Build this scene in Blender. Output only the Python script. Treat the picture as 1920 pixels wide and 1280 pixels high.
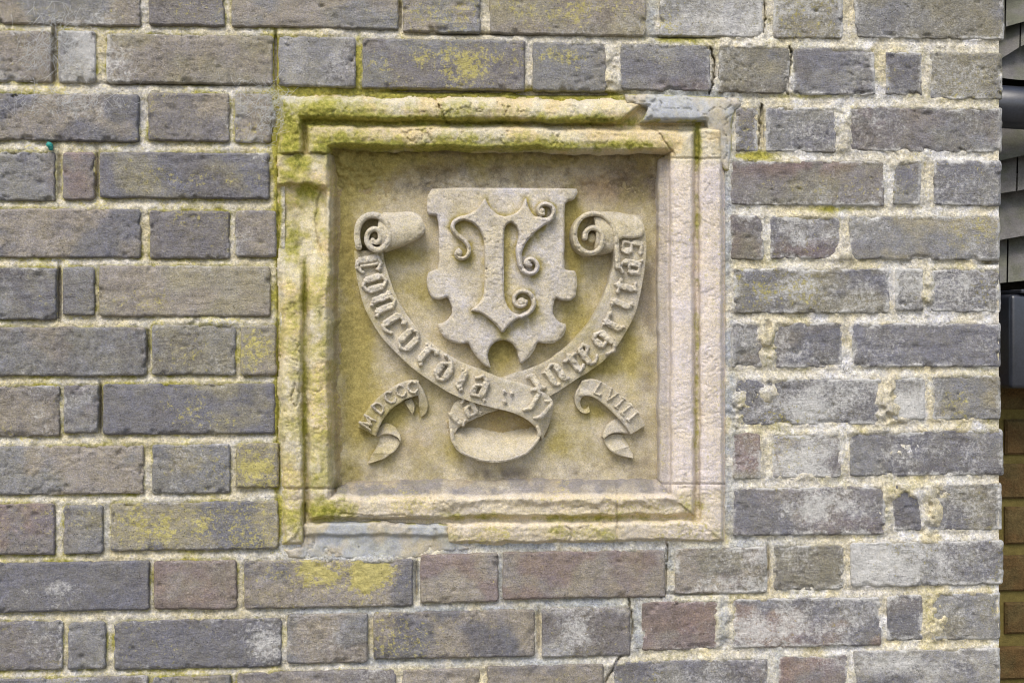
import bpy, math, random
import numpy as np
from mathutils import Vector

# ------------------------------------------------------------------ camera, sky, sun, exposure
S = bpy.context.scene
for o in list(bpy.data.objects):
    bpy.data.objects.remove(o)
LENS = 40.0
TH = math.radians(5.35)
DEPTH = 1.508
TAN = 18.0 / LENS
D = DEPTH * math.cos(TH)
CX = -DEPTH * math.sin(TH)
cam = bpy.data.objects.new('camera', bpy.data.cameras.new('camera'))
S.collection.objects.link(cam)
cam.data.lens = LENS
cam.data.sensor_width = 36.0
cam.data.clip_start = 0.05
cam.data.clip_end = 500.0
cam.location = (CX, -D, 0.0)
cam.rotation_euler = (math.radians(90), 0, -TH)
S.camera = cam

SUN_EL, SUN_AZ = math.radians(52), math.radians(-24)      # azimuth from the camera side, negative = left
w = bpy.data.worlds.new('World')
S.world = w
w.use_nodes = True
nt = w.node_tree
sky = nt.nodes.new('ShaderNodeTexSky')
sky.sky_type = 'NISHITA'
sky.sun_disc = False
sky.sun_elevation = SUN_EL
sky.sun_rotation = math.pi - SUN_AZ
sky.air_density = 1.0
sky.dust_density = 3.0
sky.ozone_density = 0.6
nt.nodes['Background'].inputs['Strength'].default_value = 0.15
nt.links.new(sky.outputs[0], nt.nodes['Background'].inputs['Color'])

sl = bpy.data.lights.new('sun', 'SUN')
sl.energy = 1.5
sl.angle = math.radians(32)
sl.color = (1.0, 0.985, 0.935)
sun = bpy.data.objects.new('sun', sl)
S.collection.objects.link(sun)
sd = Vector((math.sin(SUN_AZ) * math.cos(SUN_EL), -math.cos(SUN_AZ) * math.cos(SUN_EL), math.sin(SUN_EL)))
sun.rotation_euler = sd.to_track_quat('Z', 'Y').to_euler()
sun.location = sd * 6

S.view_settings.view_transform = 'Standard'
S.view_settings.look = 'None'
S.view_settings.gamma = 1.0
S.view_settings.use_curve_mapping = False
S.render.filter_size = 1.1
S.cycles.filter_width = 1.1
S.view_settings.exposure = 0.45

# ------------------------------------------------------------------ numeric helpers
def W(px, py, h=0.0):
    """survey of the wall: picture measurement (px,py) at height h proud of the brick face -> metres"""
    px, py, h = np.broadcast_arrays(np.asarray(px, float), np.asarray(py, float), np.asarray(h, float))
    a = (px - 960) / 960 * TAN
    b = (640 - py) / 960 * TAN
    rx = math.sin(TH) + a * math.cos(TH)
    ry = math.cos(TH) - a * math.sin(TH)
    k = (D - h) / ry
    return np.stack([CX + k * rx, -D + k * ry, k * b], -1)

def _hash(ix, iy, seed):
    n = (ix.astype(np.int64) * 374761393 + iy.astype(np.int64) * 668265263 + seed * 144665) & 0xffffffff
    n = ((n ^ (n >> 13)) * 1274126177) & 0xffffffff
    n = (n ^ (n >> 16)) & 0xffff
    return n / 65535.0

def vn(x, y, seed=0):
    x = np.asarray(x, float); y = np.asarray(y, float)
    ix = np.floor(x); iy = np.floor(y)
    fx = x - ix; fy = y - iy
    fx = fx * fx * (3 - 2 * fx); fy = fy * fy * (3 - 2 * fy)
    a = _hash(ix, iy, seed); b = _hash(ix + 1, iy, seed)
    c = _hash(ix, iy + 1, seed); d = _hash(ix + 1, iy + 1, seed)
    return (a * (1 - fx) + b * fx) * (1 - fy) + (c * (1 - fx) + d * fx) * fy

def fbm(x, y, scale, seed=0, octv=4, gain=0.5):
    """0..1, features of about scale pixels"""
    t = 0; amp = 1; tot = 0
    ca, sa = math.cos(0.6), math.sin(0.6)
    X = np.asarray(x, float) / scale; Y = np.asarray(y, float) / scale
    for i in range(octv):
        t = t + amp * vn(X, Y, seed + i * 17)
        tot += amp
        amp *= gain
        X, Y = (X * ca - Y * sa) * 2.03 + 11.3, (X * sa + Y * ca) * 2.03 + 5.7
    return t / tot

def ss(x, a, b):
    t = np.clip((x - a) / (b - a), 0, 1)
    return t * t * (3 - 2 * t)

def blobs(lst, x, y):
    t = np.zeros(np.shape(x))
    for (bx, by, rx, ry, am) in lst:
        q = ((x - bx) / rx) ** 2 + ((y - by) / ry) ** 2
        t = np.maximum(t, am * np.exp(-q * 0.8))
    return t

def lin(c):
    c = np.asarray(c, float) / 255.0
    return np.where(c <= 0.04045, c / 12.92, ((c + 0.055) / 1.055) ** 2.4)

def mixc(a, b, f):
    f = np.asarray(f)[..., None]
    return a * (1 - f) + b * f

def chaikin(p, n=1, closed=True):
    p = np.asarray(p, float)
    for _ in range(n):
        if closed:
            q = np.roll(p, -1, 0)
            p = np.stack([p * .75 + q * .25, p * .25 + q * .75], 1).reshape(-1, 2)
        else:
            q = np.stack([p[:-1] * .75 + p[1:] * .25, p[:-1] * .25 + p[1:] * .75], 1).reshape(-1, 2)
            p = np.vstack([p[:1], q, p[-1:]])
    return p

def poly_sdf(P, x, y):
    """positive inside"""
    P = np.asarray(P, float)
    d = np.full(x.shape, 1e9); ins = np.zeros(x.shape, bool)
    for i in range(len(P)):
        ax, ay = P[i]; bx, by = P[(i + 1) % len(P)]
        ex, ey = bx - ax, by - ay
        L = ex * ex + ey * ey + 1e-12
        t = np.clip(((x - ax) * ex + (y - ay) * ey) / L, 0, 1)
        d = np.minimum(d, (x - ax - t * ex) ** 2 + (y - ay - t * ey) ** 2)
        if ay != by:
            c = ((ay > y) != (by > y)) & (x < (bx - ax) * (y - ay) / (by - ay) + ax)
            ins ^= c
    d = np.sqrt(d)
    return np.where(ins, d, -d)

def stroke_sdf(pts, r0, r1, x, y):
    P = np.asarray(pts, float)
    d = np.full(x.shape, -1e9)
    n = len(P) - 1
    if n == 0:
        return r0 - np.hypot(x - P[0, 0], y - P[0, 1])
    for i in range(n):
        ax, ay = P[i]; bx, by = P[i + 1]
        ex, ey = bx - ax, by - ay
        t = np.clip(((x - ax) * ex + (y - ay) * ey) / (ex * ex + ey * ey + 1e-12), 0, 1)
        r = r0 + (r1 - r0) * ((i + t) / n)
        d = np.maximum(d, r - np.hypot(x - ax - t * ex, y - ay - t * ey))
    return d

# ------------------------------------------------------------------ object helpers
def link(o):
    S.collection.objects.link(o)
    return o

def thing(name, label, cat, loc, group=None):
    o = link(bpy.data.objects.new(name, None))
    o.empty_display_size = 0.05
    o.location = loc
    o['label'] = label; o['category'] = cat
    if group: o['group'] = group
    return o

def world_loc(o):
    v = Vector((0, 0, 0))
    while o is not None:
        v = v + Vector(o.location); o = o.parent
    return v

def mesh(name, V, F, mat, parent=None, col=None, mask=None, smooth=True, origin=None):
    """one mesh object; F: (n,4) quads (or list of polygons)"""
    V = np.asarray(V, float)
    org = np.asarray(origin, float) if origin is not None else (V.min(0) + V.max(0)) / 2
    me = bpy.data.meshes.new(name)
    if isinstance(F, np.ndarray):
        n, k = F.shape
        me.vertices.add(len(V)); me.loops.add(n * k); me.polygons.add(n)
        me.vertices.foreach_set('co', (V - org).astype(np.float32).ravel())
        me.loops.foreach_set('vertex_index', F.astype(np.int32).ravel())
        me.polygons.foreach_set('loop_start', np.arange(0, n * k, k, dtype=np.int32))
        me.polygons.foreach_set('use_smooth', np.full(n, smooth))
        me.update(calc_edges=True)
        me.validate()
    else:
        me.from_pydata([tuple(v) for v in (V - org)], [], F)
        me.polygons.foreach_set('use_smooth', np.full(len(me.polygons), smooth))
    if col is not None:
        c = np.ones((len(V), 4), np.float32); c[:, :3] = np.clip(col, 0, 1)
        me.attributes.new('Col', 'FLOAT_COLOR', 'POINT').data.foreach_set('color', c.ravel())
    if mask is not None:
        me.attributes.new('Mask', 'FLOAT_COLOR', 'POINT').data.foreach_set('color', np.asarray(mask, np.float32).ravel())
    me.materials.append(mat)
    o = link(bpy.data.objects.new(name, me))
    o.parent = parent
    o.location = Vector(org) - world_loc(parent)
    return o

def grid_faces(ny, nx):
    i = np.arange(ny * nx).reshape(ny, nx)
    return np.stack([i[:-1, :-1].ravel(), i[1:, :-1].ravel(), i[1:, 1:].ravel(), i[:-1, 1:].ravel()], 1)

def boundary(F):
    E = np.concatenate([F[:, [0, 1]], F[:, [1, 2]], F[:, [2, 3]], F[:, [3, 0]]])
    key = np.sort(E, 1); k = key[:, 0].astype(np.int64) * 10000000 + key[:, 1]
    u, idx, cnt = np.unique(k, return_index=True, return_counts=True)
    return E[idx[cnt == 1]]

def skirt(V, F, yback, *attrs):
    """drop a side wall straight back from every free edge; yback: number or per-vertex"""
    E = boundary(F)
    ids = np.unique(E)
    mp = np.full(len(V), -1); mp[ids] = np.arange(len(ids)) + len(V)
    B = V[ids].copy(); B[:, 1] = np.maximum(yback, V[ids, 1] + 1e-4)
    # doubled rim so that the face keeps its own normals
    R = V[ids].copy()
    mr = np.full(len(V), -1); mr[ids] = np.arange(len(ids)) + len(V) + len(ids)
    Q = np.stack([mr[E[:, 1]], mr[E[:, 0]], mp[E[:, 0]], mp[E[:, 1]]], 1)
    V2 = np.vstack([V, B, R]); F2 = np.vstack([F, Q])
    out = [np.concatenate([a, a[ids], a[ids]]) for a in attrs]
    return (V2, F2, *out)

def compact(V, F, *attrs):
    u, inv = np.unique(F, return_inverse=True)
    return (V[u], inv.reshape(F.shape), *[a[u] for a in attrs])

# ------------------------------------------------------------------ materials
def nn(t, kind, **kw):
    n = t.nodes.new(kind)
    for k, v in kw.items():
        setattr(n, k, v)
    return n

class MB:
    def __init__(self, name):
        self.m = bpy.data.materials.new(name); self.m.use_nodes = True
        self.t = self.m.node_tree; self.b = self.t.nodes['Principled BSDF']
        self.pos = nn(self.t, 'ShaderNodeNewGeometry').outputs['Position']
    def lk(self, a, b): self.t.links.new(a, b)
    def put(self, sock, v):
        if hasattr(v, 'is_output'): self.lk(v, sock)
        elif isinstance(v, (tuple, list, np.ndarray)): sock.default_value = (*[float(q) for q in v[:3]], 1.0)
        else: sock.default_value = v
    def noise(self, scale, detail=4, rough=0.6, dist=0.0, vec=None):
        n = nn(self.t, 'ShaderNodeTexNoise')
        n.inputs['Scale'].default_value = scale; n.inputs['Detail'].default_value = detail
        n.inputs['Roughness'].default_value = rough; n.inputs['Distortion'].default_value = dist
        self.lk(vec or self.pos, n.inputs['Vector'])
        return n.outputs['Fac']
    def voro(self, scale):
        n = nn(self.t, 'ShaderNodeTexVoronoi'); n.inputs['Scale'].default_value = scale
        self.lk(self.pos, n.inputs['Vector'])
        return n.outputs['Distance']
    def math(self, op, a, b=0.0, c=None, clamp=False):
        n = nn(self.t, 'ShaderNodeMath', operation=op, use_clamp=clamp)
        self.put(n.inputs[0], a); self.put(n.inputs[1], b)
        if c is not None: self.put(n.inputs[2], c)
        return n.outputs[0]
    def ramp(self, v, a, b, lo=0.0, hi=1.0):
        n = nn(self.t, 'ShaderNodeMapRange', interpolation_type='SMOOTHSTEP')
        self.put(n.inputs['Value'], v)
        n.inputs['From Min'].default_value = a; n.inputs['From Max'].default_value = b
        n.inputs['To Min'].default_value = lo; n.inputs['To Max'].default_value = hi
        return n.outputs['Result']
    def mix(self, f, a, b, blend='MIX'):
        n = nn(self.t, 'ShaderNodeMix', data_type='RGBA', blend_type=blend)
        self.put(n.inputs[0], f); self.put(n.inputs[6], a); self.put(n.inputs[7], b)
        return n.outputs[2]
    def attr(self, name):
        return nn(self.t, 'ShaderNodeAttribute', attribute_name=name)
    def grey(self, v):
        n = nn(self.t, 'ShaderNodeCombineColor'); [self.lk(v, n.inputs[i]) for i in range(3)]
        return n.outputs[0]
    def bump(self, hgt, strength, dist, prev=None):
        n = nn(self.t, 'ShaderNodeBump'); n.inputs['Strength'].default_value = strength
        n.inputs['Distance'].default_value = dist; self.lk(hgt, n.inputs['Height'])
        if prev: self.lk(prev, n.inputs['Normal'])
        return n.outputs['Normal']

MOSS_A, MOSS_B = lin((122, 122, 34)), lin((172, 162, 62))
YEL_A = lin((192, 181, 104))
WHITE = lin((205, 203, 198))
DARK = lin((98, 92, 90))

def weathered(name, grain=0.16, fine=420, mid=70, pit=0.5, bump=0.5, yel=YEL_A, white=WHITE, streak=False, moss=None, crisp=0.22, gscale=620, mossw=(0.3, 0.95)):
    moss_a, moss_b = moss or (MOSS_A, MOSS_B)
    m = MB(name)
    col = m.attr('Col').outputs['Color']
    sep = nn(m.t, 'ShaderNodeSeparateColor'); ma = m.attr('Mask')
    m.lk(ma.outputs['Color'], sep.inputs[0])
    k_moss, k_yel, k_white = sep.outputs[0], sep.outputs[1], sep.outputs[2]
    k_dark = ma.outputs['Alpha']
    n1 = m.noise(mid, 7, 0.68)
    n2 = m.noise(fine, 4, 0.7)
    n3 = m.noise(190, 6, 0.75, 0.3)
    n4 = m.noise(120, 7, 0.72, 0.4)
    n5 = m.noise(900, 2, 0.6)
    g = m.math('MULTIPLY', m.ramp(n1, 0.25, 0.75, 1 - grain * 1.2, 1 + grain * 1.2), m.ramp(n2, 0.28, 0.72, 1 - grain * 1.5, 1 + grain * 1.5))
    c = m.mix(1.0, col, m.grey(g), 'MULTIPLY')
    # hue wander: a little warm / a little violet
    hw = m.noise(28, 5, 0.65)
    c = m.mix(1.0, c, m.mix(m.ramp(hw, 0.35, 0.65), (1.025, 1.0, 0.93), (0.98, 0.985, 1.055)), 'MULTIPLY')
    gn = m.noise(gscale, 3, 0.75)
    c = m.mix(1.0, c, m.grey(m.ramp(gn, 0.3, 0.7, 1 - crisp, 1 + crisp)), 'MULTIPLY')
    hn = m.noise(330, 3, 0.7)
    c = m.mix(1.0, c, m.mix(m.ramp(hn, 0.4, 0.6), (1.02, 1.01, 0.93), (0.98, 0.99, 1.05)), 'MULTIPLY')
    # dirt
    fd = m.ramp(m.math('ADD', k_dark, m.math('MULTIPLY', m.math('SUBTRACT', n4, 0.5), 1.7)), 0.35, 0.75, 0.0, 0.75)
    c = m.mix(fd, c, m.mix(1.0, m.mix(0.5, c, DARK), m.grey(g), 'MULTIPLY'))
    # pale bloom / lime
    fw = m.ramp(m.math('ADD', k_white, m.math('MULTIPLY', m.math('SUBTRACT', n3, 0.5), 2.2)), 0.42, 1.15, 0.0, 0.78)
    c = m.mix(fw, c, m.mix(1.0, white, m.grey(g), 'MULTIPLY'))
    # yellow lichen dust
    fy = m.ramp(m.math('ADD', k_yel, m.math('MULTIPLY', m.math('SUBTRACT', n3, 0.5), -2.6)), 0.5, 0.95, 0.0, 0.75)
    c = m.mix(fy, c, m.mix(1.0, yel, m.grey(g), 'MULTIPLY'))
    # moss and algae
    fm = m.ramp(m.math('ADD', k_moss, m.math('MULTIPLY', m.math('SUBTRACT', n4, 0.5), 1.1)), mossw[0], mossw[1], 0.0, 0.92)
    c = m.mix(fm, c, m.mix(1.0, m.mix(m.ramp(n3, 0.35, 0.65), moss_a, moss_b), m.grey(g), 'MULTIPLY'))
    # pits and dark grains, pale grains
    v = m.voro(260)
    gate = m.ramp(m.noise(60, 3, 0.6), 0.48, 0.62)
    fp = m.math('MULTIPLY', m.ramp(v, 0.10, 0.24, pit, 0.0), gate)
    c = m.mix(fp, c, (0.03, 0.028, 0.026))
    c = m.mix(m.ramp(n5, 0.66, 0.76, 0.0, 0.35), c, (0.62, 0.58, 0.5))
    m.lk(c, m.b.inputs['Base Color'])
    m.b.inputs['Roughness'].default_value = 0.92
    m.b.inputs['Specular IOR Level'].default_value = 0.2
    hgt = m.math('ADD', m.math('MULTIPLY', n1, 0.6), m.math('ADD', m.math('MULTIPLY', n2, 0.7), m.math('ADD', m.math('MULTIPLY', gn, 0.35), m.math('MULTIPLY', fp, -0.6))))
    if streak:
        mp = nn(m.t, 'ShaderNodeMapping'); m.lk(m.pos, mp.inputs['Vector'])
        mp.inputs['Scale'].default_value = (1, 1, 3.2); mp.inputs['Rotation'].default_value = (0, 0.25, 0)
        s = m.noise(55, 6, 0.7, 1.2, mp.outputs[0])
        hgt = m.math('ADD', hgt, m.math('MULTIPLY', s, 0.8))
    m.lk(m.bump(hgt, bump, 0.004), m.b.inputs['Normal'])
    return m.m

M_BRICK = weathered('weathered_stock_brick', 0.13, 430, 75, 0.7, 0.6, streak=True, crisp=0.24, gscale=750)
M_MORTAR = weathered('sandy_lime_mortar', 0.18, 260, 110, 0.6, 0.75, crisp=0.22, gscale=420)
M_CEMENT = weathered('smooth_grey_cement', 0.09, 420, 90, 0.2, 0.35, crisp=0.1, gscale=620)
M_STONE = weathered('weathered_limestone', 0.1, 420, 60, 0.3, 0.6, crisp=0.15, moss=(lin((118, 122, 34)), lin((176, 168, 76))))
M_PANEL = weathered('carved_limestone', 0.13, 480, 70, 0.35, 0.45, moss=(lin((144, 132, 72)), lin((170, 156, 92))), crisp=0.14, mossw=(0.12, 1.12))

def plain(name, col, rough=0.6, var=0.25, scale=60, bump=0.3, spec=0.3, col2=None):
    m = MB(name)
    n = m.noise(scale, 6, 0.65); n2 = m.noise(scale * 7, 3, 0.6)
    g = m.math('MULTIPLY', m.ramp(n, 0.25, 0.75, 1 - var, 1 + var), m.ramp(n2, 0.3, 0.7, 1 - var * .6, 1 + var * .6))
    base = col if col2 is None else m.mix(m.ramp(m.noise(scale * .4, 5, 0.6), 0.4, 0.62), col, col2)
    m.lk(m.mix(1.0, base, m.grey(g), 'MULTIPLY'), m.b.inputs['Base Color'])
    m.b.inputs['Roughness'].default_value = rough
    m.b.inputs['Specular IOR Level'].default_value = spec
    m.lk(m.bump(m.math('ADD', n, n2), bump, 0.003), m.b.inputs['Normal'])
    return m.m

M_TILE = plain('grey_clay_tile', lin((122, 119, 116)), 0.85, 0.18, 50, 0.25, 0.2, lin((112, 112, 98)))
M_DARKWOOD = plain('dark_batten', lin((40, 36, 32)), 0.9, 0.3)
M_BLACK = plain('black_gloss_pipe', (0.022, 0.025, 0.036), 0.34, 0.3, 40, 0.05, 0.9)
M_BROWN = plain('brown_brick', lin((98, 84, 54)), 0.92, 0.3, 45, 0.8, 0.15, lin((102, 80, 50)))
M_OLIVE = plain('olive_mortar', lin((118, 106, 60)), 0.95, 0.2, 80, 0.5, 0.15)
M_GROUND = plain('paving', lin((120, 116, 106)), 0.95, 0.2, 8, 0.5, 0.15)
M_TEAL = plain('teal_plastic', lin((60, 150, 140)), 0.5, 0.1)
M_WEB = plain('spider_silk', (0.8, 0.8, 0.8), 0.8, 0.05)

# ------------------------------------------------------------------ ground
g = mesh('ground', [(-60, -60, -1.55), (60, -60, -1.55), (60, 60, -1.55), (-60, 60, -1.55)], [(0, 1, 2, 3)], M_GROUND, smooth=False)
g['kind'] = 'structure'

# ------------------------------------------------------------------ the brick wall
TINT = {'T': (150, 143, 133), 'G': (136, 135, 133), 'B': (121, 120, 123), 'P': (130, 126, 124),
        'R': (140, 127, 121), 'Y': (150, 144, 127), 'O': (138, 134, 121), 'L': (161, 159, 155)}
# x0, x1, top, bottom, colour pair  (survey of the wall, course by course)
BR = [
 (-90,264,-46,47,'TG'),(279,421,-44,48,'PG'),(434,747,-40,53,'TG'),(755,901,-36,61,'TG'),(918,1211,-33,66,'TY'),(1236,1431,-30,70,'GL'),(1449,1581,-27,73,'GO'),(1601,1880,-26,74,'GO'),
 (-60,97,58,154,'TL'),(109,180,58,155,'GL'),(200,512,65,157,'TY'),(522,667,69,163,'GL'),(680,985,74,168,'GP'),(999,1138,80,172,'GT'),(1162,1333,83,171,'GB'),(1347,1481,87,176,'GO'),(1485,1641,89,179,'GB'),(1659,1730,97,180,'GB'),(1741,1876,98,187,'GO'),
 (-90,260,175,264,'BT'),(277,430,175,265,'TP'),(440,509,175,267,'LT'),(1378,1422,200,285,'PB'),(1434,1569,201,286,'BG'),(1590,1878,201,286,'PG'),
 (-60,104,284,376,'BG'),(118,178,285,375,'RP'),(187,505,286,372,'BO'),(1369,1658,301,386,'PO'),(1674,1728,301,385,'GB'),(1750,1879,301,386,'BG'),
 (-90,264,391,483,'BT'),(281,431,395,485,'PP'),(441,518,395,482,'PT'),(1370,1432,403,488,'PO'),(1443,1578,404,486,'PB'),(1592,1876,404,487,'GY'),
 (-60,106,502,599,'GB'),(118,178,500,591,'BG'),(186,507,498,593,'TY'),(1375,1668,503,588,'BO'),(1677,1732,503,583,'BG'),(1744,1876,503,586,'BO'),
 (-90,274,613,705,'GT'),(285,442,609,703,'GO'),(451,518,609,704,'YT'),(1370,1432,604,689,'PG'),(1448,1580,604,690,'PB'),(1597,1878,605,688,'BB'),
 (-60,113,723,818,'PT'),(120,185,722,812,'GP'),(193,516,719,814,'BO'),(1378,1654,709,797,'BB'),(1672,1736,706,788,'GL'),(1745,1878,703,788,'YG'),
 (-90,270,835,927,'TG'),(285,432,833,925,'YG'),(442,522,830,914,'TY'),(1372,1428,810,898,'RO'),(1446,1578,812,896,'PL'),(1592,1878,806,892,'BG'),
 (-60,103,944,1040,'RP'),(119,194,946,1038,'GO'),(208,522,940,1031,'BY'),(1374,1660,912,1003,'BP'),(1671,1730,908,994,'PB'),(1743,1877,906,994,'BO'),
 (-90,280,1053,1146,'BB'),(288,445,1050,1142,'TR'),(458,775,1048,1138,'BT'),(788,935,1038,1129,'TR'),(943,1247,1032,1121,'TR'),(1265,1438,1025,1112,'TO'),(1448,1583,1020,1106,'OO'),(1593,1878,1013,1098,'BG'),
 (-60,118,1164,1256,'BP'),(128,199,1164,1254,'GB'),(214,528,1160,1252,'BB'),(538,690,1150,1243,'GT'),(700,1003,1144,1233,'TB'),(1016,1182,1137,1230,'PL'),(1203,1347,1126,1218,'RT'),(1373,1652,1119,1212,'BR'),(1662,1731,1115,1200,'PB'),(1746,1878,1110,1199,'OG'),
 (-90,278,1270,1365,'PB'),(287,433,1267,1360,'GT'),(445,742,1257,1350,'TP'),(753,900,1252,1342,'TT'),(913,1132,1246,1338,'TP'),(1150,1440,1235,1326,'BG'),(1458,1590,1227,1318,'RP'),(1600,1878,1216,1310,'BL'),
]
def slope(y):
    return (27 - 57 * (y - 163) / 877) / 1900

B_WHITE = [(165,95,45,70,.85),(60,200,170,22,.5),(150,30,60,40,.35),(480,220,50,60,.45),(590,140,60,35,.4),(500,1205,36,32,.75),
 (1545,955,75,22,.95),(1490,868,70,26,.95),(1640,1058,44,36,1.0),(1725,1050,60,40,.6),(1690,1245,130,20,.85),(1090,1180,50,38,.85),
 (1480,1180,130,36,.55),(120,1105,55,32,.5),(1820,420,60,40,.3),(1310,40,120,40,.45),(1720,45,140,40,.35),(1690,850,110,30,.55),(1500,760,120,30,.45),
 (1470,650,70,40,.6),(1700,770,40,40,.9),(1500,440,70,40,.45),(1750,540,100,40,.4),(1480,540,120,35,.45),(1540,250,100,40,.35),(1780,1165,60,35,.45),
 (620,1195,70,36,.45),(1360,1100,70,16,.6),(880,40,60,30,.3),(1600,380,200,35,.3),(1420,1040,80,25,.3),(1800,960,70,40,.4)]
B_YEL = [(700,1085,40,30,.95),(575,1072,50,26,.6),(640,1070,60,24,.5),(830,120,140,42,.62),(1060,110,60,32,.75),(960,25,280,34,.42),
 (370,655,100,50,.42),(365,880,80,45,.5),(330,985,150,40,.62),(480,650,40,50,.55),(480,865,40,50,.55),(400,770,140,40,.42),(350,560,160,35,.42),
 (1240,110,50,22,.45),(1500,350,130,28,.42),(1440,545,120,40,.4),(1830,430,70,40,.42),(1850,540,36,36,.5),(340,330,200,30,.35),(1250,50,60,30,.4),
 (1800,750,90,35,.42),(1500,800,100,60,.3),(60,30,60,30,.3),(210,30,30,25,.4),(700,1190,200,40,.12)]
B_RED = [(1480,310,120,18,.8),(1640,215,60,24,.5),(1500,470,70,16,.6),(1290,1170,70,40,.5),(1500,1250,70,40,.6),(1370,450,20,30,.5),(140,330,40,50,.5),
 (1450,1185,90,25,.4),(1410,860,60,40,.4),(380,1120,70,30,.4),(1280,165,50,14,.5),(1480,70,30,14,.6),(40,990,70,40,.4),(1590,985,60,18,.4)]

wall = thing('brick_wall', 'weathered grey and brown stock brick wall with pale sandy joints round the carved stone', 'brick wall', Vector(W(960, 640)) + Vector((0, 0.1, -1.5)))
rng = random.Random(7)
brick_geo = []                                  # for the mortar: cx, cy, half w, half h, slope

def axis(L, step):
    e = [0, 1.2, 2.6, 4.6, 7.5]
    n = max(2, int(round((L - 15) / step)))
    mid = list(np.linspace(7.5, L - 7.5, n + 1))[1:-1]
    return np.array(e + mid + [L - q for q in reversed(e)])

def rr_sdf(dx, dy, hw, hh, r):
    qx = np.abs(dx) - (hw - r); qy = np.abs(dy) - (hh - r)
    return -(np.hypot(np.maximum(qx, 0), np.maximum(qy, 0)) + np.minimum(np.maximum(qx, qy), 0) - r)

def warp(px, py):
    a = (fbm(px, py, 26, 51, 3) - .5) * 3.2 + (fbm(px, py, 8, 53, 2) - .5) * 2.2
    b = (fbm(px, py, 26, 61, 3) - .5) * 3.2 + (fbm(px, py, 8, 63, 2) - .5) * 2.2
    return a, b

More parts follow.
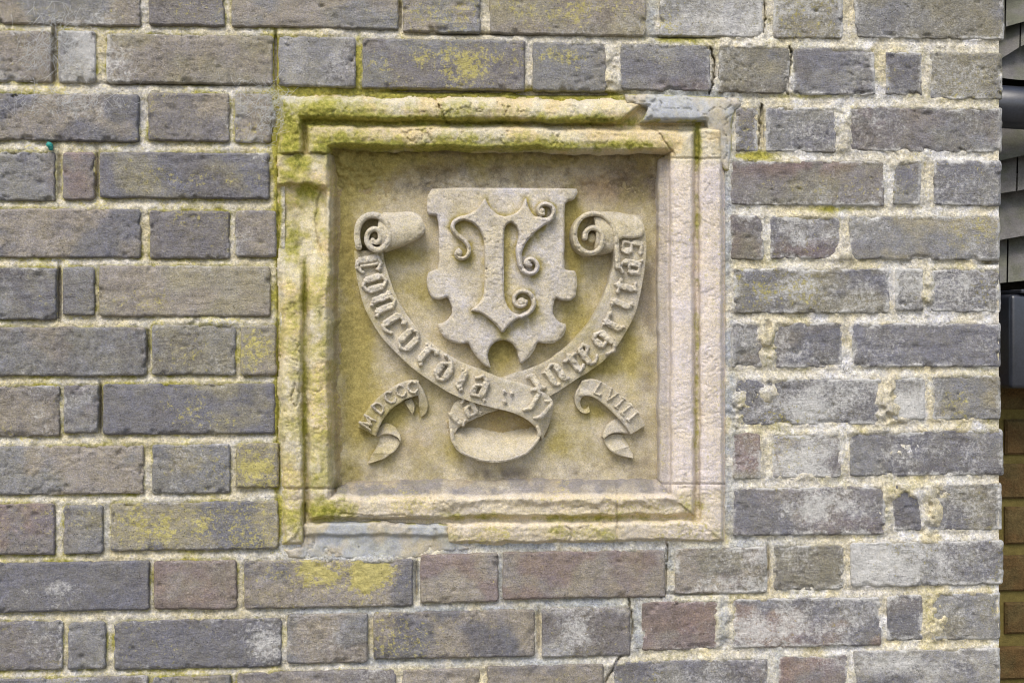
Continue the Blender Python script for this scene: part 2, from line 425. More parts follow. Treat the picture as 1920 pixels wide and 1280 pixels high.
for bi, (x0, x1, yt, yb, cc) in enumerate(BR):
    if x1 > 1860: x1 += rng.uniform(-3.5, 3)
    bw, bh = x1 - x0, yb - yt
    cx, cy = (x0 + x1) / 2, (yt + yb) / 2
    xs = axis(bw, 3.1) - bw / 2; ys = axis(bh, 3.1) - bh / 2
    U, Vv = np.meshgrid(xs, ys)
    r = rng.uniform(4, 8)
    # round the corners
    qx = np.abs(U) - (bw / 2 - r); qy = np.abs(Vv) - (bh / 2 - r)
    cor = (qx > 0) & (qy > 0)
    L = np.hypot(qx, qy); k = np.where(cor & (L > r * .999), r / np.maximum(L, 1e-6), 1)
    # ease every corner square onto its quarter circle
    mx = np.maximum(np.maximum(qx, qy), 1e-6)
    k2 = np.where(cor, mx / np.maximum(L, 1e-6), 1)
    U = np.where(cor, np.sign(U) * ((bw / 2 - r) + qx * k2), U)
    Vv = np.where(cor, np.sign(Vv) * ((bh / 2 - r) + qy * k2), Vv)
    s = rr_sdf(U, Vv, bw / 2, bh / 2, r)
    px = cx + U; py = cy + Vv + U * slope(cy)
    brick_geo.append((cx, cy, bw / 2, bh / 2, r, slope(cy)))
    ax_, ay_ = warp(px, py)
    tl, tr = rng.uniform(-.0009, .0009), rng.uniform(-.0009, .0009)
    hf = rng.uniform(-.0008, .0016)
    h = hf + tl * U / (bw / 2) + tr * Vv / (bh / 2)
    h = h + (fbm(px, py, 60, 5, 3) - .5) * .0024 + (fbm(px, py, 11, 9, 3) - .5) * .0018 + (fbm(px, py, 4.4, 13, 2) - .5) * .0009
    h = h - .0034 * (1 - ss(s, -.5, 1.8 + 2.6 * fbm(px, py, 30, 71, 2)))
    chip = ss(fbm(px, py, 22, 90 + bi % 5, 3), .62, .74) * (1 - ss(s, 4, 13))
    h = h - .004 * chip
    groove = ss(np.abs(fbm(px, py * 2.4, 60, 33 + bi, 4) - .5), .0, .018)
    h = h - .0011 * (1 - groove) * ss(fbm(px, py, 120, 40 + bi, 2), .5, .65)
    kind = rng.choice(['smooth', 'creased', 'pitted', 'dragged', 'creased', 'pitted'])
    if kind == 'creased':
        cr_ = np.abs(fbm(px + py * .5, py * 2.6, 52, 1000 + bi, 5, .6) - .5)
        h = h - .0022 * (1 - ss(cr_, 0, .035)) * ss(fbm(px, py, 70, 1200 + bi, 2), .4, .6)
    elif kind == 'pitted':
        h = h - .0014 * ss(fbm(px, py, 8, 1400 + bi, 3), .62, .74)
    elif kind == 'dragged':
        h = h + (fbm(px, py * 6, 70, 1600 + bi, 4) - .5) * .0028
    # a few knocks
    for _ in range(rng.choice([0, 1, 1, 2])):
        ux, uy = cx + rng.uniform(-.45, .45) * bw, cy + rng.uniform(-.4, .4) * bh
        rr_ = rng.uniform(3, 8)
        h = h - .0035 * np.exp(-(((px - ux) / rr_) ** 2 + ((py - uy) / (rr_ * .6)) ** 2 + (fbm(px, py, 6, 77, 2) - .5) * 2).clip(0, 9))
    px = px + ax_; py = py + ay_
    f, q = px.ravel(), py.ravel()
    c0, c1 = lin(TINT[cc[0]]) * .98, lin(TINT[cc[1]]) * .98
    jit = 1 + rng.uniform(-.07, .07)
    bl = ss(fbm(f, q * 1.3, 85, 300 + bi, 4), .42, .6)
    col = mixc(c0, c1, bl) * jit
    ed = 1 - ss(s.ravel(), 1, 12 + 18 * fbm(f, q, 40, 80, 2))
    col = mixc(col, lin(TINT['B']) * .72, ed * .15 * ss(fbm(f, q, 70, 210 + bi, 2), .4, .6))
    col = col * (0.88 + .24 * fbm(f, q, 18, 77, 3))[:, None]
    col = mixc(col, lin((140, 121, 117)) * .92, np.clip(blobs(B_RED, f, q) * 1.1 * ss(fbm(f, q, 30, 19, 3), .3, .6), 0, .8))
    rgt = ss(f, 1150, 1500)
    kd, kw, ky = rng.uniform(-.1, .25), rng.choice([0, 0, .1, .22]), rng.choice([-.05, 0, .08, .16])
    edge_lime = (1 - ss(s.ravel(), 0, 5 + 14 * fbm(f, q, 34, 415, 3))) * ss(fbm(f, q, 26, 418, 3), .38, .6)
    mask = np.zeros((len(f), 4))
    mask[:, 0] = .10 + .25 * (1 - ss(s.ravel(), 0, 5)) + .2 * ss(q, 150, 165) * (1 - ss(q, 165, 185)) * (f > 515) * (f < 1180)
    mask[:, 1] = (.72 * blobs(B_YEL[2:], f, q) + blobs(B_YEL[:2], f, q)) * (.45 + .8 * ss(fbm(f, q, 34, 411, 4), .3, .62)) + .14 + ky + .16 * ss(fbm(f, q, 120, 401, 3), .45, .65)
    mask[:, 2] = blobs(B_WHITE, f, q) * (.3 + .62 * ss(fbm(f, q, 30, 412, 4), .3, .62)) + .10 + kw + edge_lime * (.25 + .45 * rgt) + .18 * rgt + .25 * ss(fbm(f, q, 70, 402, 3), .55, .7)
    mask[:, 3] = .14 + kd + .35 * ss(fbm(f, q, 60, 403, 3), .5, .7)
    V = W(f, q, h.ravel())
    F = grid_faces(len(ys), len(xs))
    end = x1 > 1860
    back = (.1025 if bw > 200 else .215) if end else .03
    V, F, col, mask = skirt(V, F, back, col, mask)
    mesh('brick', V, F, M_BRICK, wall, col, mask)
    if end:                                      # bricks of the return face behind the corner brick
        P = W(x1, [yt + 4, yb - 4], 0)
        z1, z0 = P[0, 2], P[1, 2]
        xr = P[0, 0] - .003; yy = back + .011
        ye = yy + (.215 if bw > 200 else .1025)
        bv = .004
        pts = [(xr - .09, yy, z0), (xr - .09, ye, z0), (xr - .09, ye, z1), (xr - .09, yy, z1),
               (xr - bv, yy, z0), (xr - bv, ye, z0), (xr - bv, ye, z1), (xr - bv, yy, z1),
               (xr, yy + bv, z0 + bv), (xr, ye - bv, z0 + bv), (xr, ye - bv, z1 - bv), (xr, yy + bv, z1 - bv)]
        fc = np.array([(8, 9, 10, 11), (4, 5, 9, 8), (5, 6, 10, 9), (6, 7, 11, 10), (7, 4, 8, 11), (0, 1, 5, 4), (1, 2, 6, 5), (2, 3, 7, 6), (3, 0, 4, 7)])
        mesh('brick', pts, fc, M_BRICK, wall, np.tile(c0, (12, 1)), np.tile((.1, .2, .2, .2), (12, 1)), smooth=False)

# --- mortar bed
GAPS = [(103,105,4,46,.016),(112,550,3,48,.014),(517,115,3,50,.014),(189,765,3,42,.012),(750,30,3,25,.01),(781,1090,3,36,.008),(1010,1185,3,40,.008),
        (278,655,4,40,.006),(1440,1065,3,40,.008),(512,225,5,14,.014),(507,240,4,10,.016),(183,330,3,44,.008),(112,330,4,44,.006),(1430,240,3,40,.006),(1860,492,18,4,.012),
        (900,64,110,3,.006),(1060,176,110,4,.01),(860,172,150,3,.008),(1280,70,60,3,.007),(350,157,150,2.5,.006),(1300,1112,60,3,.004),(1357,640,2.2,330,.006),(522,640,2,330,.004)]
SMEAR = [(1440,640,30,40,.006),(1665,765,30,45,.006),(1690,850,34,26,.0045),(1720,925,60,18,.006),(1750,965,20,45,.006),(1760,1160,22,50,.006),(1440,735,24,30,.005),
         (1660,960,24,12,.006),(1385,760,22,40,.005),(1590,560,14,14,.004),(1740,560,14,30,.006),(1355,1170,18,60,.004),(1215,1200,20,20,.003),(1590,480,30,16,.005),
         (1610,810,30,12,.004),(700,1052,90,10,.005),(960,160,20,20,.005),(1148,140,14,40,.005),(1400,80,80,10,.004),(1330,880,14,60,.004),(1680,300,18,20,.003),(1580,240,14,50,.004),
         (1500,890,60,12,.004),(1165,1245,40,8,.004),(1760,55,10,10,.002),(380,600,60,12,.004),(600,60,60,8,.002)]
CRACKS = [[(1482,88),(1484,110),(1478,140),(1476,178)],
          [(1333,90),(1340,120),(1338,150),(1330,176)], [(1428,196),(1424,215),(1424,262),(1420,280)],
          [(1249,1012),(1252,1040),(1248,1070),(1249,1110),(1240,1118)],
          [(1179,1122),(1184,1150),(1187,1180),(1180,1205),(1172,1215),(1160,1235),(1150,1255),(1135,1270),(1133,1320)],
          [(1432,60),(1434,30),(1432,0),(1430,-40)]]
RES = 2.6
gx = np.arange(-46, 1875, RES); gy = np.arange(-46, 1326, RES)
GX, GY = np.meshgrid(gx, gy)
bs = np.full(GX.shape, -60.0)
for (cx, cy, hw, hh, r, slp) in brick_geo:
    i0, i1 = np.searchsorted(gx, [cx - hw - 30, cx + hw + 30]); j0, j1 = np.searchsorted(gy, [cy - hh - 30, cy + hh + 30])
    sx, sy = GX[j0:j1, i0:i1], GY[j0:j1, i0:i1]
    if sx.size == 0: continue
    bs[j0:j1, i0:i1] = np.maximum(bs[j0:j1, i0:i1], rr_sdf(sx - cx, sy - cy - (sx - cx) * slp, hw, hh, r))
rt = ss(GX, 1000, 1400)
wx, wy = warp(GX, GY)
n_big = fbm(GX, GY, 55, 500, 3)
hm = -.0050 + .0022 * rt + (n_big - .5) * .0045 + (fbm(GX, GY, 14, 503, 4) - .5) * .0045 + (fbm(GX, GY, 5, 507, 2) - .5) * .0016
hm += .0016 * ss(bs, -7, 0) * rt
bup = np.roll(bs, 3, 0); bdn = np.roll(bs, -3, 0)
hm -= .0030 * np.clip((bup - bdn) / 14, -.35, 1) * (1 - .4 * rt)
sm = blobs(SMEAR, GX, GY)
hm += sm * ss(fbm(GX, GY, 16, 510, 4), .3, .55) * 1.5
gp = np.zeros(GX.shape)
for (a, b, ra, rb, am) in GAPS:
    q = (np.abs(GX - a) / ra) ** 4 + (np.abs(GY - b) / rb) ** 4
    gp = np.maximum(gp, am * 1.5 * np.exp(-q))
hm -= gp
inside = ss(bs, 1, 14)
hm -= inside * .0075 * (1 - .55 * rt) * ss(.006 - sm, .0, .004)
hm -= inside * .002
for cr in CRACKS:
    C = chaikin(cr, 1, False)
    xm, xM = C[:, 0].min() - 12, C[:, 0].max() + 12; ym, yM = C[:, 1].min() - 12, C[:, 1].max() + 12
    i0, i1 = np.searchsorted(gx, [xm, xM]); j0, j1 = np.searchsorted(gy, [ym, yM])
    sx, sy = GX[j0:j1, i0:i1], GY[j0:j1, i0:i1]
    jx = sx + (fbm(sx, sy, 7, 600, 2) - .5) * 5
    d = stroke_sdf(C, 1.0, 1.0, jx, sy)
    hm[j0:j1, i0:i1] -= .014 * ss(d, -1.4, .6)
MX, MY = GX, GY
MOSSY = blobs([(620,172,110,12,.9),(850,178,190,13,1.15),(1070,182,100,12,1.25),(518,250,8,110,.8),(520,400,8,140,.9),(520,700,8,220,.75),(522,960,10,90,.6)], MX, MY)
hm += MOSSY * (.001 + .005 * np.maximum(fbm(MX, MY, 7, 560, 3) - .35, 0))
V = W(MX.ravel(), MY.ravel(), hm.ravel())
f, q = MX.ravel(), MY.ravel()
lf = 1 - ss(f, 380, 900)
col = np.tile(lin((206, 200, 184)) * .90, (len(f), 1))
col = mixc(col, lin((208, 198, 168)) * .92, ss(fbm(f, q, 70, 520, 3), .4, .62) * .8)
col = mixc(col, lin((212, 210, 206)) * .95, ss(fbm(f, q, 45, 523, 3), .52, .66) * (.35 + .5 * ss(f, 1300, 1600)))
CEM = [(700,1025,170,26,1.),(1010,1022,180,12,.9),(640,1145,120,7,.8),(860,1142,180,9,.8),(1090,1130,110,9,.9),(1255,1065,10,40,.9),(1195,1170,12,50,.9),
       (1363,420,11,160,.9),(1363,720,13,200,1.),(1366,950,14,90,.7),(1290,190,110,26,1.),(1225,35,14,40,.8),(1440,1015,80,14,.5),(1390,1020,40,30,.6),(938,1085,6,45,.9),(782,1090,6,45,.7),
       (760,1240,160,8,.7),(1020,1240,100,8,.7),(1270,1030,100,10,.6),(1355,1170,10,50,.6),(1460,1240,8,40,.6),(200,990,6,50,.5),(1300,195,90,20,1.),(1350,260,26,60,1.)]
cem = np.clip(blobs(CEM, f, q) * 1.3, 0, 1) * ss(fbm(f, q, 40, 531, 3), .22, .4)
col = mixc(col, lin((172, 175, 175)) * .9, cem)
col = col * (0.85 + .3 * fbm(f, q, 10, 77, 3))[:, None]
mask = np.zeros((len(f), 4))
topm = blobs([(620,172,110,12,.9),(850,178,190,13,1.15),(1070,182,100,12,1.25),(518,250,8,110,.8),(520,400,8,140,.9),(520,700,8,220,.75),(522,960,10,90,.6),(515,110,8,60,.6),(672,130,7,60,.7),
              (1410,292,50,10,.7),(1260,74,50,8,.7),(1365,1000,16,30,.4),(1500,180,110,6,.45),(1560,392,60,6,.5)], f, q)
mask[:, 0] = topm + lf * (.04 + .22 * ss(fbm(f, q, 40, 540, 3), .45, .65) + .3 * ss(bs.ravel(), -7, -1)) + .10 + .2 * ss(fbm(f, q, 60, 541, 3), .5, .7) + 7 * gp.ravel() + (.16 * (1 - lf)) * (1 - cem)
mask[:, 0] *= 1 - .75 * cem * (topm < .5)
mask[:, 1] = .14 + .22 * lf + .3 * ss(fbm(f, q, 50, 543, 3), .5, .7) - .35 * cem
mask[:, 2] = .16 + .12 * ss(f, 1100, 1500) + .4 * ss(fbm(f, q, 60, 544, 3), .55, .72)
mask[:, 3] = .10 + .3 * ss(fbm(f, q, 50, 545, 3), .55, .75) + 25 * gp.ravel()
F = grid_faces(len(gy), len(gx))
cxm = MX.ravel()[F].mean(1); cym = MY.ravel()[F].mean(1)
keep = ~((cxm > 534) & (cxm < 1346) & (cym > 194) & (cym < 1006))
hfc = hm.ravel()[F].max(1); bsc = bs.ravel()[F].min(1)
keep &= ~((bsc > 9) & (hfc < -.0035))
F = F[keep]
V, F, col, mask = compact(V, F, col, mask)
mo = mesh('mortar', V, F, M_MORTAR, wall, col, mask)

# --- the wall's core behind the face, open at the plaque
def box_np(x0, x1, y0, y1, z0, z1):
    v = [(x, y, z) for x in (x0, x1) for y in (y0, y1) for z in (z0, z1)]
    return v, [(0, 1, 3, 2), (4, 6, 7, 5), (0, 4, 5, 1), (2, 3, 7, 6), (0, 2, 6, 4), (1, 5, 7, 3)]
class Acc:
    def __init__(s): s.v = []; s.f = []; s.c = []; s.k = []
    def add(s, v, f, c=None, k=(.15, .2, .2, .2)):
        n = len(s.v); s.v += [tuple(p) for p in v]; s.f += [tuple(i + n for i in q) for q in f]
        if c is not None: s.c += [tuple(c)] * len(v); s.k += [k] * len(v)
XR = float(W(1868, 640)[0]); HX0, HX1 = float(W(540, 640)[0]), float(W(1340, 640)[0])
HZ1, HZ0 = float(W(960, 200)[2]), float(W(960, 1000)[2])
XL, ZT, ZB, YB = -2.1, 1.35, -1.56, .3285
mc = lin((190, 182, 160)) * .8
A = Acc()
for bxs in [(XL, HX0, .014, YB, ZB, ZT), (HX1, XR, .014, YB, ZB, ZT), (HX0, HX1, .014, YB, HZ1, ZT), (HX0, HX1, .014, YB, ZB, HZ0), (HX0, HX1, .09, YB, HZ0, HZ1)]:
    A.add(*box_np(*bxs), mc)
core = mesh('wall_core', A.v, A.f, M_MORTAR, wall, np.array(A.c), np.array(A.k), smooth=False)

# --- courses beyond the picture's edges (nothing of them shows in the photograph)
A = Acc()
def out_brick(x0, x1, yt, yb):
    cy = (yt + yb) / 2; c = (x0 + x1) / 2
    q = [(x0, yt), (x1, yt), (x1, yb), (x0, yb)]
    h = rng.uniform(-.0008, .0014)
    fr = []; md = []; bk = []
    for (x, y) in q:
        yy = y + (x - c) * slope(cy)
        ix = x + (4 if x == x0 else -4); iy = yy + (4 if y == yt else -4)
        p = W(ix, iy, h); fr.append(p)
        p = W(x, yy, h - .004); md.append(p)
        bk.append((p[0], .03, p[2]))
    v = fr + md + bk
    fc = [(0, 3, 2, 1)]
    for i in range(4):
        j = (i + 1) % 4
        fc += [(i, j, 4 + j, 4 + i), (4 + i, 4 + j, 8 + j, 8 + i)]
    A.add(v, fc, lin(TINT[rng.choice('TGBPYOGB')]) * .8, (.15, .3, .25, .3))
def ymid(k, x):                # top of course k at picture column x
    y = 62 + 107.2 * (k - 1)
    return y + 0.0, y + 93.0
def run(k, xa, xb):
    x = xa; st = (k % 2 == 0)
    while x < xb - 20:
        L = 318 if st else 146
        xe = min(x + L, xb)
        c = (x + xe) / 2
        y0, y1 = ymid(k, c)
        dy = (c - 300) * slope((y0 + y1) / 2)
        out_brick(x, xe, y0 + dy, y1 + dy)
        x = xe + 13; st = not st
for k in range(-8, 26):
    if 0 <= k <= 12: run(k, -1500 + (k % 2) * 90, -104 if k % 2 == 0 else -74)
    else: run(k, -1500 + (k % 2) * 90, 1878)
oc = mesh('outer_courses', A.v, A.f, M_BRICK, wall, np.array(A.c), np.array(A.k), smooth=False)
oc['kind'] = 'stuff'

# ------------------------------------------------------------------ relief from signed distances
def relief(name, sdf, bbox, res, hfun, back, mat, parent, colf):
    xs = np.arange(bbox[0] - 3, bbox[1] + 3, res); ys = np.arange(bbox[2] - 3, bbox[3] + 3, res)
    X, Y = np.meshgrid(xs, ys)
    X = X.ravel(); Y = Y.ravel()
    s = sdf(X, Y)
    F = grid_faces(len(ys), len(xs))
    F = F[(s[F] > 0).sum(1) >= 1]
    u, inv = np.unique(F, return_inverse=True)
    F = inv.reshape(F.shape); X = X[u]; Y = Y[u]; s = s[u]
    for _ in range(3):
        o = s < 0
        if not o.any(): break
        e = .3
        gx_ = (sdf(X[o] + e, Y[o]) - sdf(X[o] - e, Y[o])) / (2 * e); gy_ = (sdf(X[o], Y[o] + e) - sdf(X[o], Y[o] - e)) / (2 * e)
        gl = np.maximum(np.hypot(gx_, gy_), .35)
        X[o] += -s[o] * gx_ / gl; Y[o] += -s[o] * gy_ / gl
        s[o] = np.minimum(sdf(X[o], Y[o]), -1e-6)
    s = np.maximum(s, 0)
    nick = np.maximum(fbm(X, Y, 9, 920, 3) - .56, 0)
    h = hfun(X, Y, np.maximum(s - nick * (5 if name == 'letter' else 11), 0))
    if mat is M_PANEL:
        h = h + LIFT - .0009 * ss(fbm(X, Y, 5, 923, 3), .62, .74) + (fbm(X, Y, 3.2, 926, 2) - .5) * .0005
        back = back + LIFT
    V = W(X, Y, h)
    c, k = colf(X, Y, s)
    V, F, c, k = skirt(V, F, -back, c, k)
    return mesh(name, V, F, mat, parent, c, k)

# ------------------------------------------------------------------ stone surround: one height map, cut into its stones
def tmap(d, e):
    """distance in from the outer edge -> 0 outer, 1 end of outer band, 2 end of groove, 3 end of inner band, 4 panel"""
    return np.interp(d, [-20, 0, e[0], e[1], e[2], e[3]], [-.5, 0, 1, 2, 3, 4])

def frame_h(x, y):
    n1 = fbm(x, y, 40, 700, 4) - .5; n2 = fbm(x, y, 14, 703, 3) - .5; n3 = fbm(x, y, 90, 706, 3) - .5
    flak = (np.round(fbm(x, y * 1.8, 45, 709, 4) * 7) / 7 - .5)
    jx = x + n1 * 9 + n2 * 4 + n3 * 5; jy = y + n1 * 9 + n2 * 4 + n3 * 5
    tL = tmap(jx - (526 + (y - 300) * .004), (40, 50, 92, 122))
    tR = tmap(1355 + (y - 300) * .003 - (x + (jx - x) * .5), (43, 55, 98, 126))
    tT = tmap(jy - (184 + (x - 560) * .012), (38, 51, 92, 110))
    tB = tmap(1018 - (x - 560) * .004 - jy, (36, 47, 86, 120))
    t = np.minimum(np.minimum(tL, tR), np.minimum(tT, tB))
    which = np.argmin(np.stack([tL, tR, tT, tB]), 0)
    T = [-.5, 0, .12, .5, .85, 1.0, 1.25, 1.8, 2.0, 2.12, 2.5, 2.85, 3.0, 3.12, 3.45, 3.8, 4.0, 4.3]
    base = np.array([-20, -3, 6, 10, 9, 2, -10, -10, -3, 5, 7, 5, -4, -20, -38, -48, -53, -56]) * .001
    sill = np.array([-20, -3, 5, 7, 8, 4, -12, -12, -3, 7, 8, 8, 3, -4, -16, -34, -53, -56]) * .001
    right = np.array([-20, -3, 7, 9, 8, 4, -10, -11, -1, 6, 7, 5, 0, -18, -24, -28, -53, -56]) * .001
    h = np.interp(t, T, base)
    h = np.where(which == 3, np.interp(t, T, sill), h)
    h = np.where(which == 1, np.interp(t, T, right), h)
    wear = np.where(t < 3.0, 1.0, .5)
    wear = wear * np.where((which == 1) & (y < 880), .38, .85)
    rid = np.abs(fbm(x, y * 1.3, 42, 714, 5) - .5) + .05 * (1 - ss(fbm(x, y, 60, 718, 2), .45, .6))
    h = h + wear * (n1 * .0035 + n2 * .0018 + flak * .004 + n3 * .003 - .0035 * (1 - ss(rid, 0, .018))) + (fbm(x, y, 5, 711, 3) - np.float64(.5)) * np.where((which == 1), .0012, .0022) - .0014 * (1 - ss(np.abs(fbm(x + y * .3, y * 1.6, 24, 716, 4) - .5), 0, .05)) * ss(fbm(x, y, 70, 719, 2), .4, .6)
    h = np.where(h < -.012, -.012 + (h + .012) * .8, h)
    # left jamb: broken face at the top, no moulding left
    br = (1 - ss(y, 470, 540)) * ss(y, 284, 292) * (1 - ss(t, 2.75, 3.0)) * (which == 0)
    hb = -.008 + .010 * (1 - ss(y, 340 + n1 * 30, 352 + n1 * 30)) - .006 * ss(x, 540, 575) * ss(y, 345, 360) + .006 * ss(y, 380, 500) + n1 * .010 + n3 * .008 + n2 * .003
    h = h * (1 - br) + hb * br
    # left jamb below: slit only between 500 and 620, groove again from 690
    fill = (which == 0) * ss(y, 560, 640) * (1 - ss(y, 690, 740)) * ss(t, .8, 1.1) * (1 - ss(t, 1.9, 2.1))
    h = h * (1 - fill * .5)
    # top left corner: worn round, upper band runs into the moss
    tl = blobs([(545, 265, 30, 26, 1)], x, y)
    h = h - tl * .004
    # upper right corner: outer moulding gone
    gone = ss(x + (y - 200) * 1.2, 1190, 1206) * (1 - ss(y, 236, 246)) * (t < 2.0)
    h = h * (1 - gone) + (-.012 + n2 * .004) * gone
    # lower left: outer band replaced by cement
    g2 = ss(x, 566, 574) * (1 - ss(x + n1 * 20, 832, 846)) * (y > 966) * (t < 1.9)
    h = h * (1 - g2) + (-.010) * g2
    # bottom edge chipped along the inner band
    chip = (which == 3) * ss(x, 800, 840) * ss(t, 1.9, 2.0) * (1 - ss(t, 2.0 + .8 * fbm(x, y, 30, 720, 3), 2.4 + .8 * fbm(x, y, 30, 720, 3)))
    h = h - chip * .006
    return h, t, which

FR = 2.0
fx = np.arange(516, 1368, FR); fy = np.arange(176, 1028, FR)
X, Y = np.meshgrid(fx, fy); X = X.ravel(); Y = Y.ravel()
H, T_, WH = frame_h(X, Y)
wob = (fbm(X, Y, 18, 730, 3) - .5) * 5
# stones
sid = np.zeros(len(X), int)                                 # 0 lintel
yl = 288 + wob; yr = 297 + wob
low = 915 + wob * .4
sid[(Y > yl) & (X < 700)] = 1                               # left jamb
sid[(Y > yr) & (X > 1200)] = 2                              # right jamb
sid[((Y > low) | ((WH == 3) & (X > 616))) & (X < 1157 + wob * .3)] = 3                  # sill, long stone
sid[((Y > 907 + wob * .4) | ((WH == 3) & (X < 1270))) & (X >= 1157 + wob * .3)] = 4    # sill, corner stone
sid[(Y > 916 + wob) & (X < 571)] = 5                        # foot of the outer band
sid[(Y < 235) & (X > 828 + (Y - 210) * .5 + wob) & (T_ < 1.5)] = 6   # second length of the upper band
ok = (T_ > -.14) & (T_ < 4.1)
gone = (X + (Y - 200) * 1.2 > 1200) & (Y < 290) & (T_ < 1.25)
SM = sid.reshape(len(fy), len(fx))
jn = np.zeros(SM.shape, bool)
jn[:, 1:] |= SM[:, 1:] != SM[:, :-1]; jn[1:] |= SM[1:] != SM[:-1]; jn[:, :-1] |= SM[:, 1:] != SM[:, :-1]; jn[:-1] |= SM[1:] != SM[:-1]
MOSS_F = [(620,210,150,26,.6),(900,212,260,24,.42),(640,262,120,20,.55),(900,264,240,18,.5),(548,320,24,40,.4),(600,420,20,120,.12),(548,640,22,160,.15),(600,720,22,200,.16),(640,222,110,14,1.0),(760,226,120,11,1.0),(900,228,160,11,.8),(1080,226,140,12,.85),(548,250,15,38,.95),(600,200,60,8,.35),(690,272,110,12,.85),(850,276,120,12,.95),(1010,274,120,12,.9),(1150,272,100,10,.75),
          (560,305,26,22,.75),(575,355,24,16,.6),(610,280,30,10,.8),(545,275,26,20,.75),(1308,270,8,50,.95),(1307,420,6,120,.45),(1306,760,6,200,.55),(571,560,5,90,.6),(571,800,5,180,.55),(545,450,30,60,.35),
          (555,990,20,30,.4),(590,890,22,26,.3),(850,1005,26,16,.4),(1345,1000,14,14,.5),(1290,950,40,14,.3),(900,968,90,8,.5),(1100,970,120,8,.6),(1060,1000,50,12,.45),(1130,1000,25,14,.6),(620,960,40,20,.5)]
H = H - jn.ravel() * np.where(X > 1150, .0022, .0045)
for cr in [[(1226,242),(1236,252),(1243,262),(1252,272),(1258,280),(1264,294)], [(1100,222),(1120,226),(1150,224)], [(640,962),(700,968),(760,966)], [(600,360),(590,420),(602,470)], [(1060,985),(1075,1000),(1068,1014)], [(553,720),(562,745),(556,765),(545,750),(553,720)]]:
    C = chaikin(cr, 1, False)
    d = stroke_sdf(C, 1.1, .9, X + (fbm(X, Y, 8, 737, 2) - .5) * 6, Y + (fbm(X, Y, 8, 738, 2) - .5) * 6)
    H = H - .004 * ss(d, -1.5, .5)
mz = np.clip(blobs(MOSS_F, X, Y), 0, 1)
H = H + mz * .004 * np.maximum(fbm(X, Y, 6, 735, 3) - .4, 0) * (T_ < 3.1)
n4 = fbm(X, Y, 50, 740, 4); n5 = fbm(X, Y, 22, 743, 3)
col = np.tile(lin((214, 204, 176)) * .95, (len(X), 1))
col = mixc(col, lin((216, 198, 158)) * .95, ss(n4, .42, .6))
col = mixc(col, lin((218, 207, 199)) * .98, np.clip(ss(X, 1190, 1260) * .9 * ss(Y, 290, 320), 0, 1))
col = mixc(col, lin((216, 204, 184)) * .94, ss(Y, 905, 930) * .7)
col = mixc(col, lin((196, 184, 120)) * .88, (1 - ss(X, 600, 640)) * .55 * ss(n5, .35, .6))
dirtS = (WH == 3) * ss(T_, 3.0, 3.25)
col = mixc(col, lin((158, 154, 152)) * .85, np.clip(dirtS * (.45 + .5 * ss(n5, .35, .6)) + (WH == 1) * ss(T_, 3.1, 3.3) * .55, 0, .9))
col = mixc(col, lin((150, 132, 86)) * .85, (WH == 0) * ss(T_, 3.1, 3.3) * .7)
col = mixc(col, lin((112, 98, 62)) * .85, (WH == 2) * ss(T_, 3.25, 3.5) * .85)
mask = np.zeros((len(X), 4))
mask[:, 0] = blobs(MOSS_F, X, Y) + .14 + .12 * (1 - ss(X, 600, 800)) + .2 * ss(n5, .5, .68)
mask[:, 1] = .18 + .28 * ss(n4, .5, .65) + .22 * (1 - ss(X, 590, 680)) + .15 * ss(Y, 900, 960)
mask[:, 2] = .12 + .3 * ss(fbm(X, Y, 60, 750, 3), .5, .7) + .6 * blobs([(530, 190, 40, 40, 1), (640, 190, 90, 6, .6)], X, Y)
mask[:, 3] = .05 + .65 * dirtS + .35 * ss(fbm(X, Y, 35, 751, 3), .58, .72) + jn.ravel() * .3
Vall = W(X, Y, H)
Fall = grid_faces(len(fy), len(fx))
surround = thing('stone_surround', 'moulded pale limestone surround, chipped and mossy, framing the carved panel in the wall', 'stone frame', Vector(W(940, 1018)))
ckeep = ok[Fall].all(1)
FS = sid[Fall[:, 0]]
for k, nm in enumerate(['lintel_stone', 'jamb_stone', 'jamb_stone', 'sill_stone', 'sill_stone', 'band_stone', 'band_stone']):
    Fk = Fall[ckeep & (FS == k)]
    if len(Fk) == 0: continue
    v, fk, c, m_ = compact(Vall, Fk, col, mask)
    v, fk, c, m_ = skirt(v, fk, .06 if k not in (5, 6) else .03, c, m_)
    mesh(nm, v, fk, M_STONE, surround, c, m_)

# --- cement repairs on the wall at two corners of the surround
def cem_col(X, Y, s):
    c = np.tile(lin((172, 174, 173)) * .95, (len(X), 1))
    c = mixc(c, lin((186, 178, 160)) * .95, ss(fbm(X, Y, 45, 760, 3), .4, .62))
    c = c * (.88 + .24 * fbm(X, Y, 12, 761, 3))[:, None]
    k = np.zeros((len(X), 4)); k[:, 0] = .18 + .55 * (1 - ss(s, 0, 5)) * ss(fbm(X, Y, 22, 763, 2), .4, .6); k[:, 1] = .08; k[:, 2] = .15; k[:, 3] = .1
    return c, k
def cem_h(hh, br=.006):
    def fn(X, Y, s):
        cr = np.abs(fbm(X, Y, 60, 765, 4) - .5)
        return hh + (fbm(X, Y, 50, 766, 3) - .5) * .006 + (fbm(X, Y, 12, 767, 3) - .5) * .002 - br * (1 - ss(s, 0, 5)) - .003 * (1 - ss(cr, .0, .012))
    return fn
def wsdf(P, amp=5):
    P = np.asarray(P, float)
    return lambda x, y: poly_sdf(P, x + (fbm(x, y, 20, 770, 3) - .5) * amp, y + (fbm(x, y, 20, 773, 3) - .5) * amp)
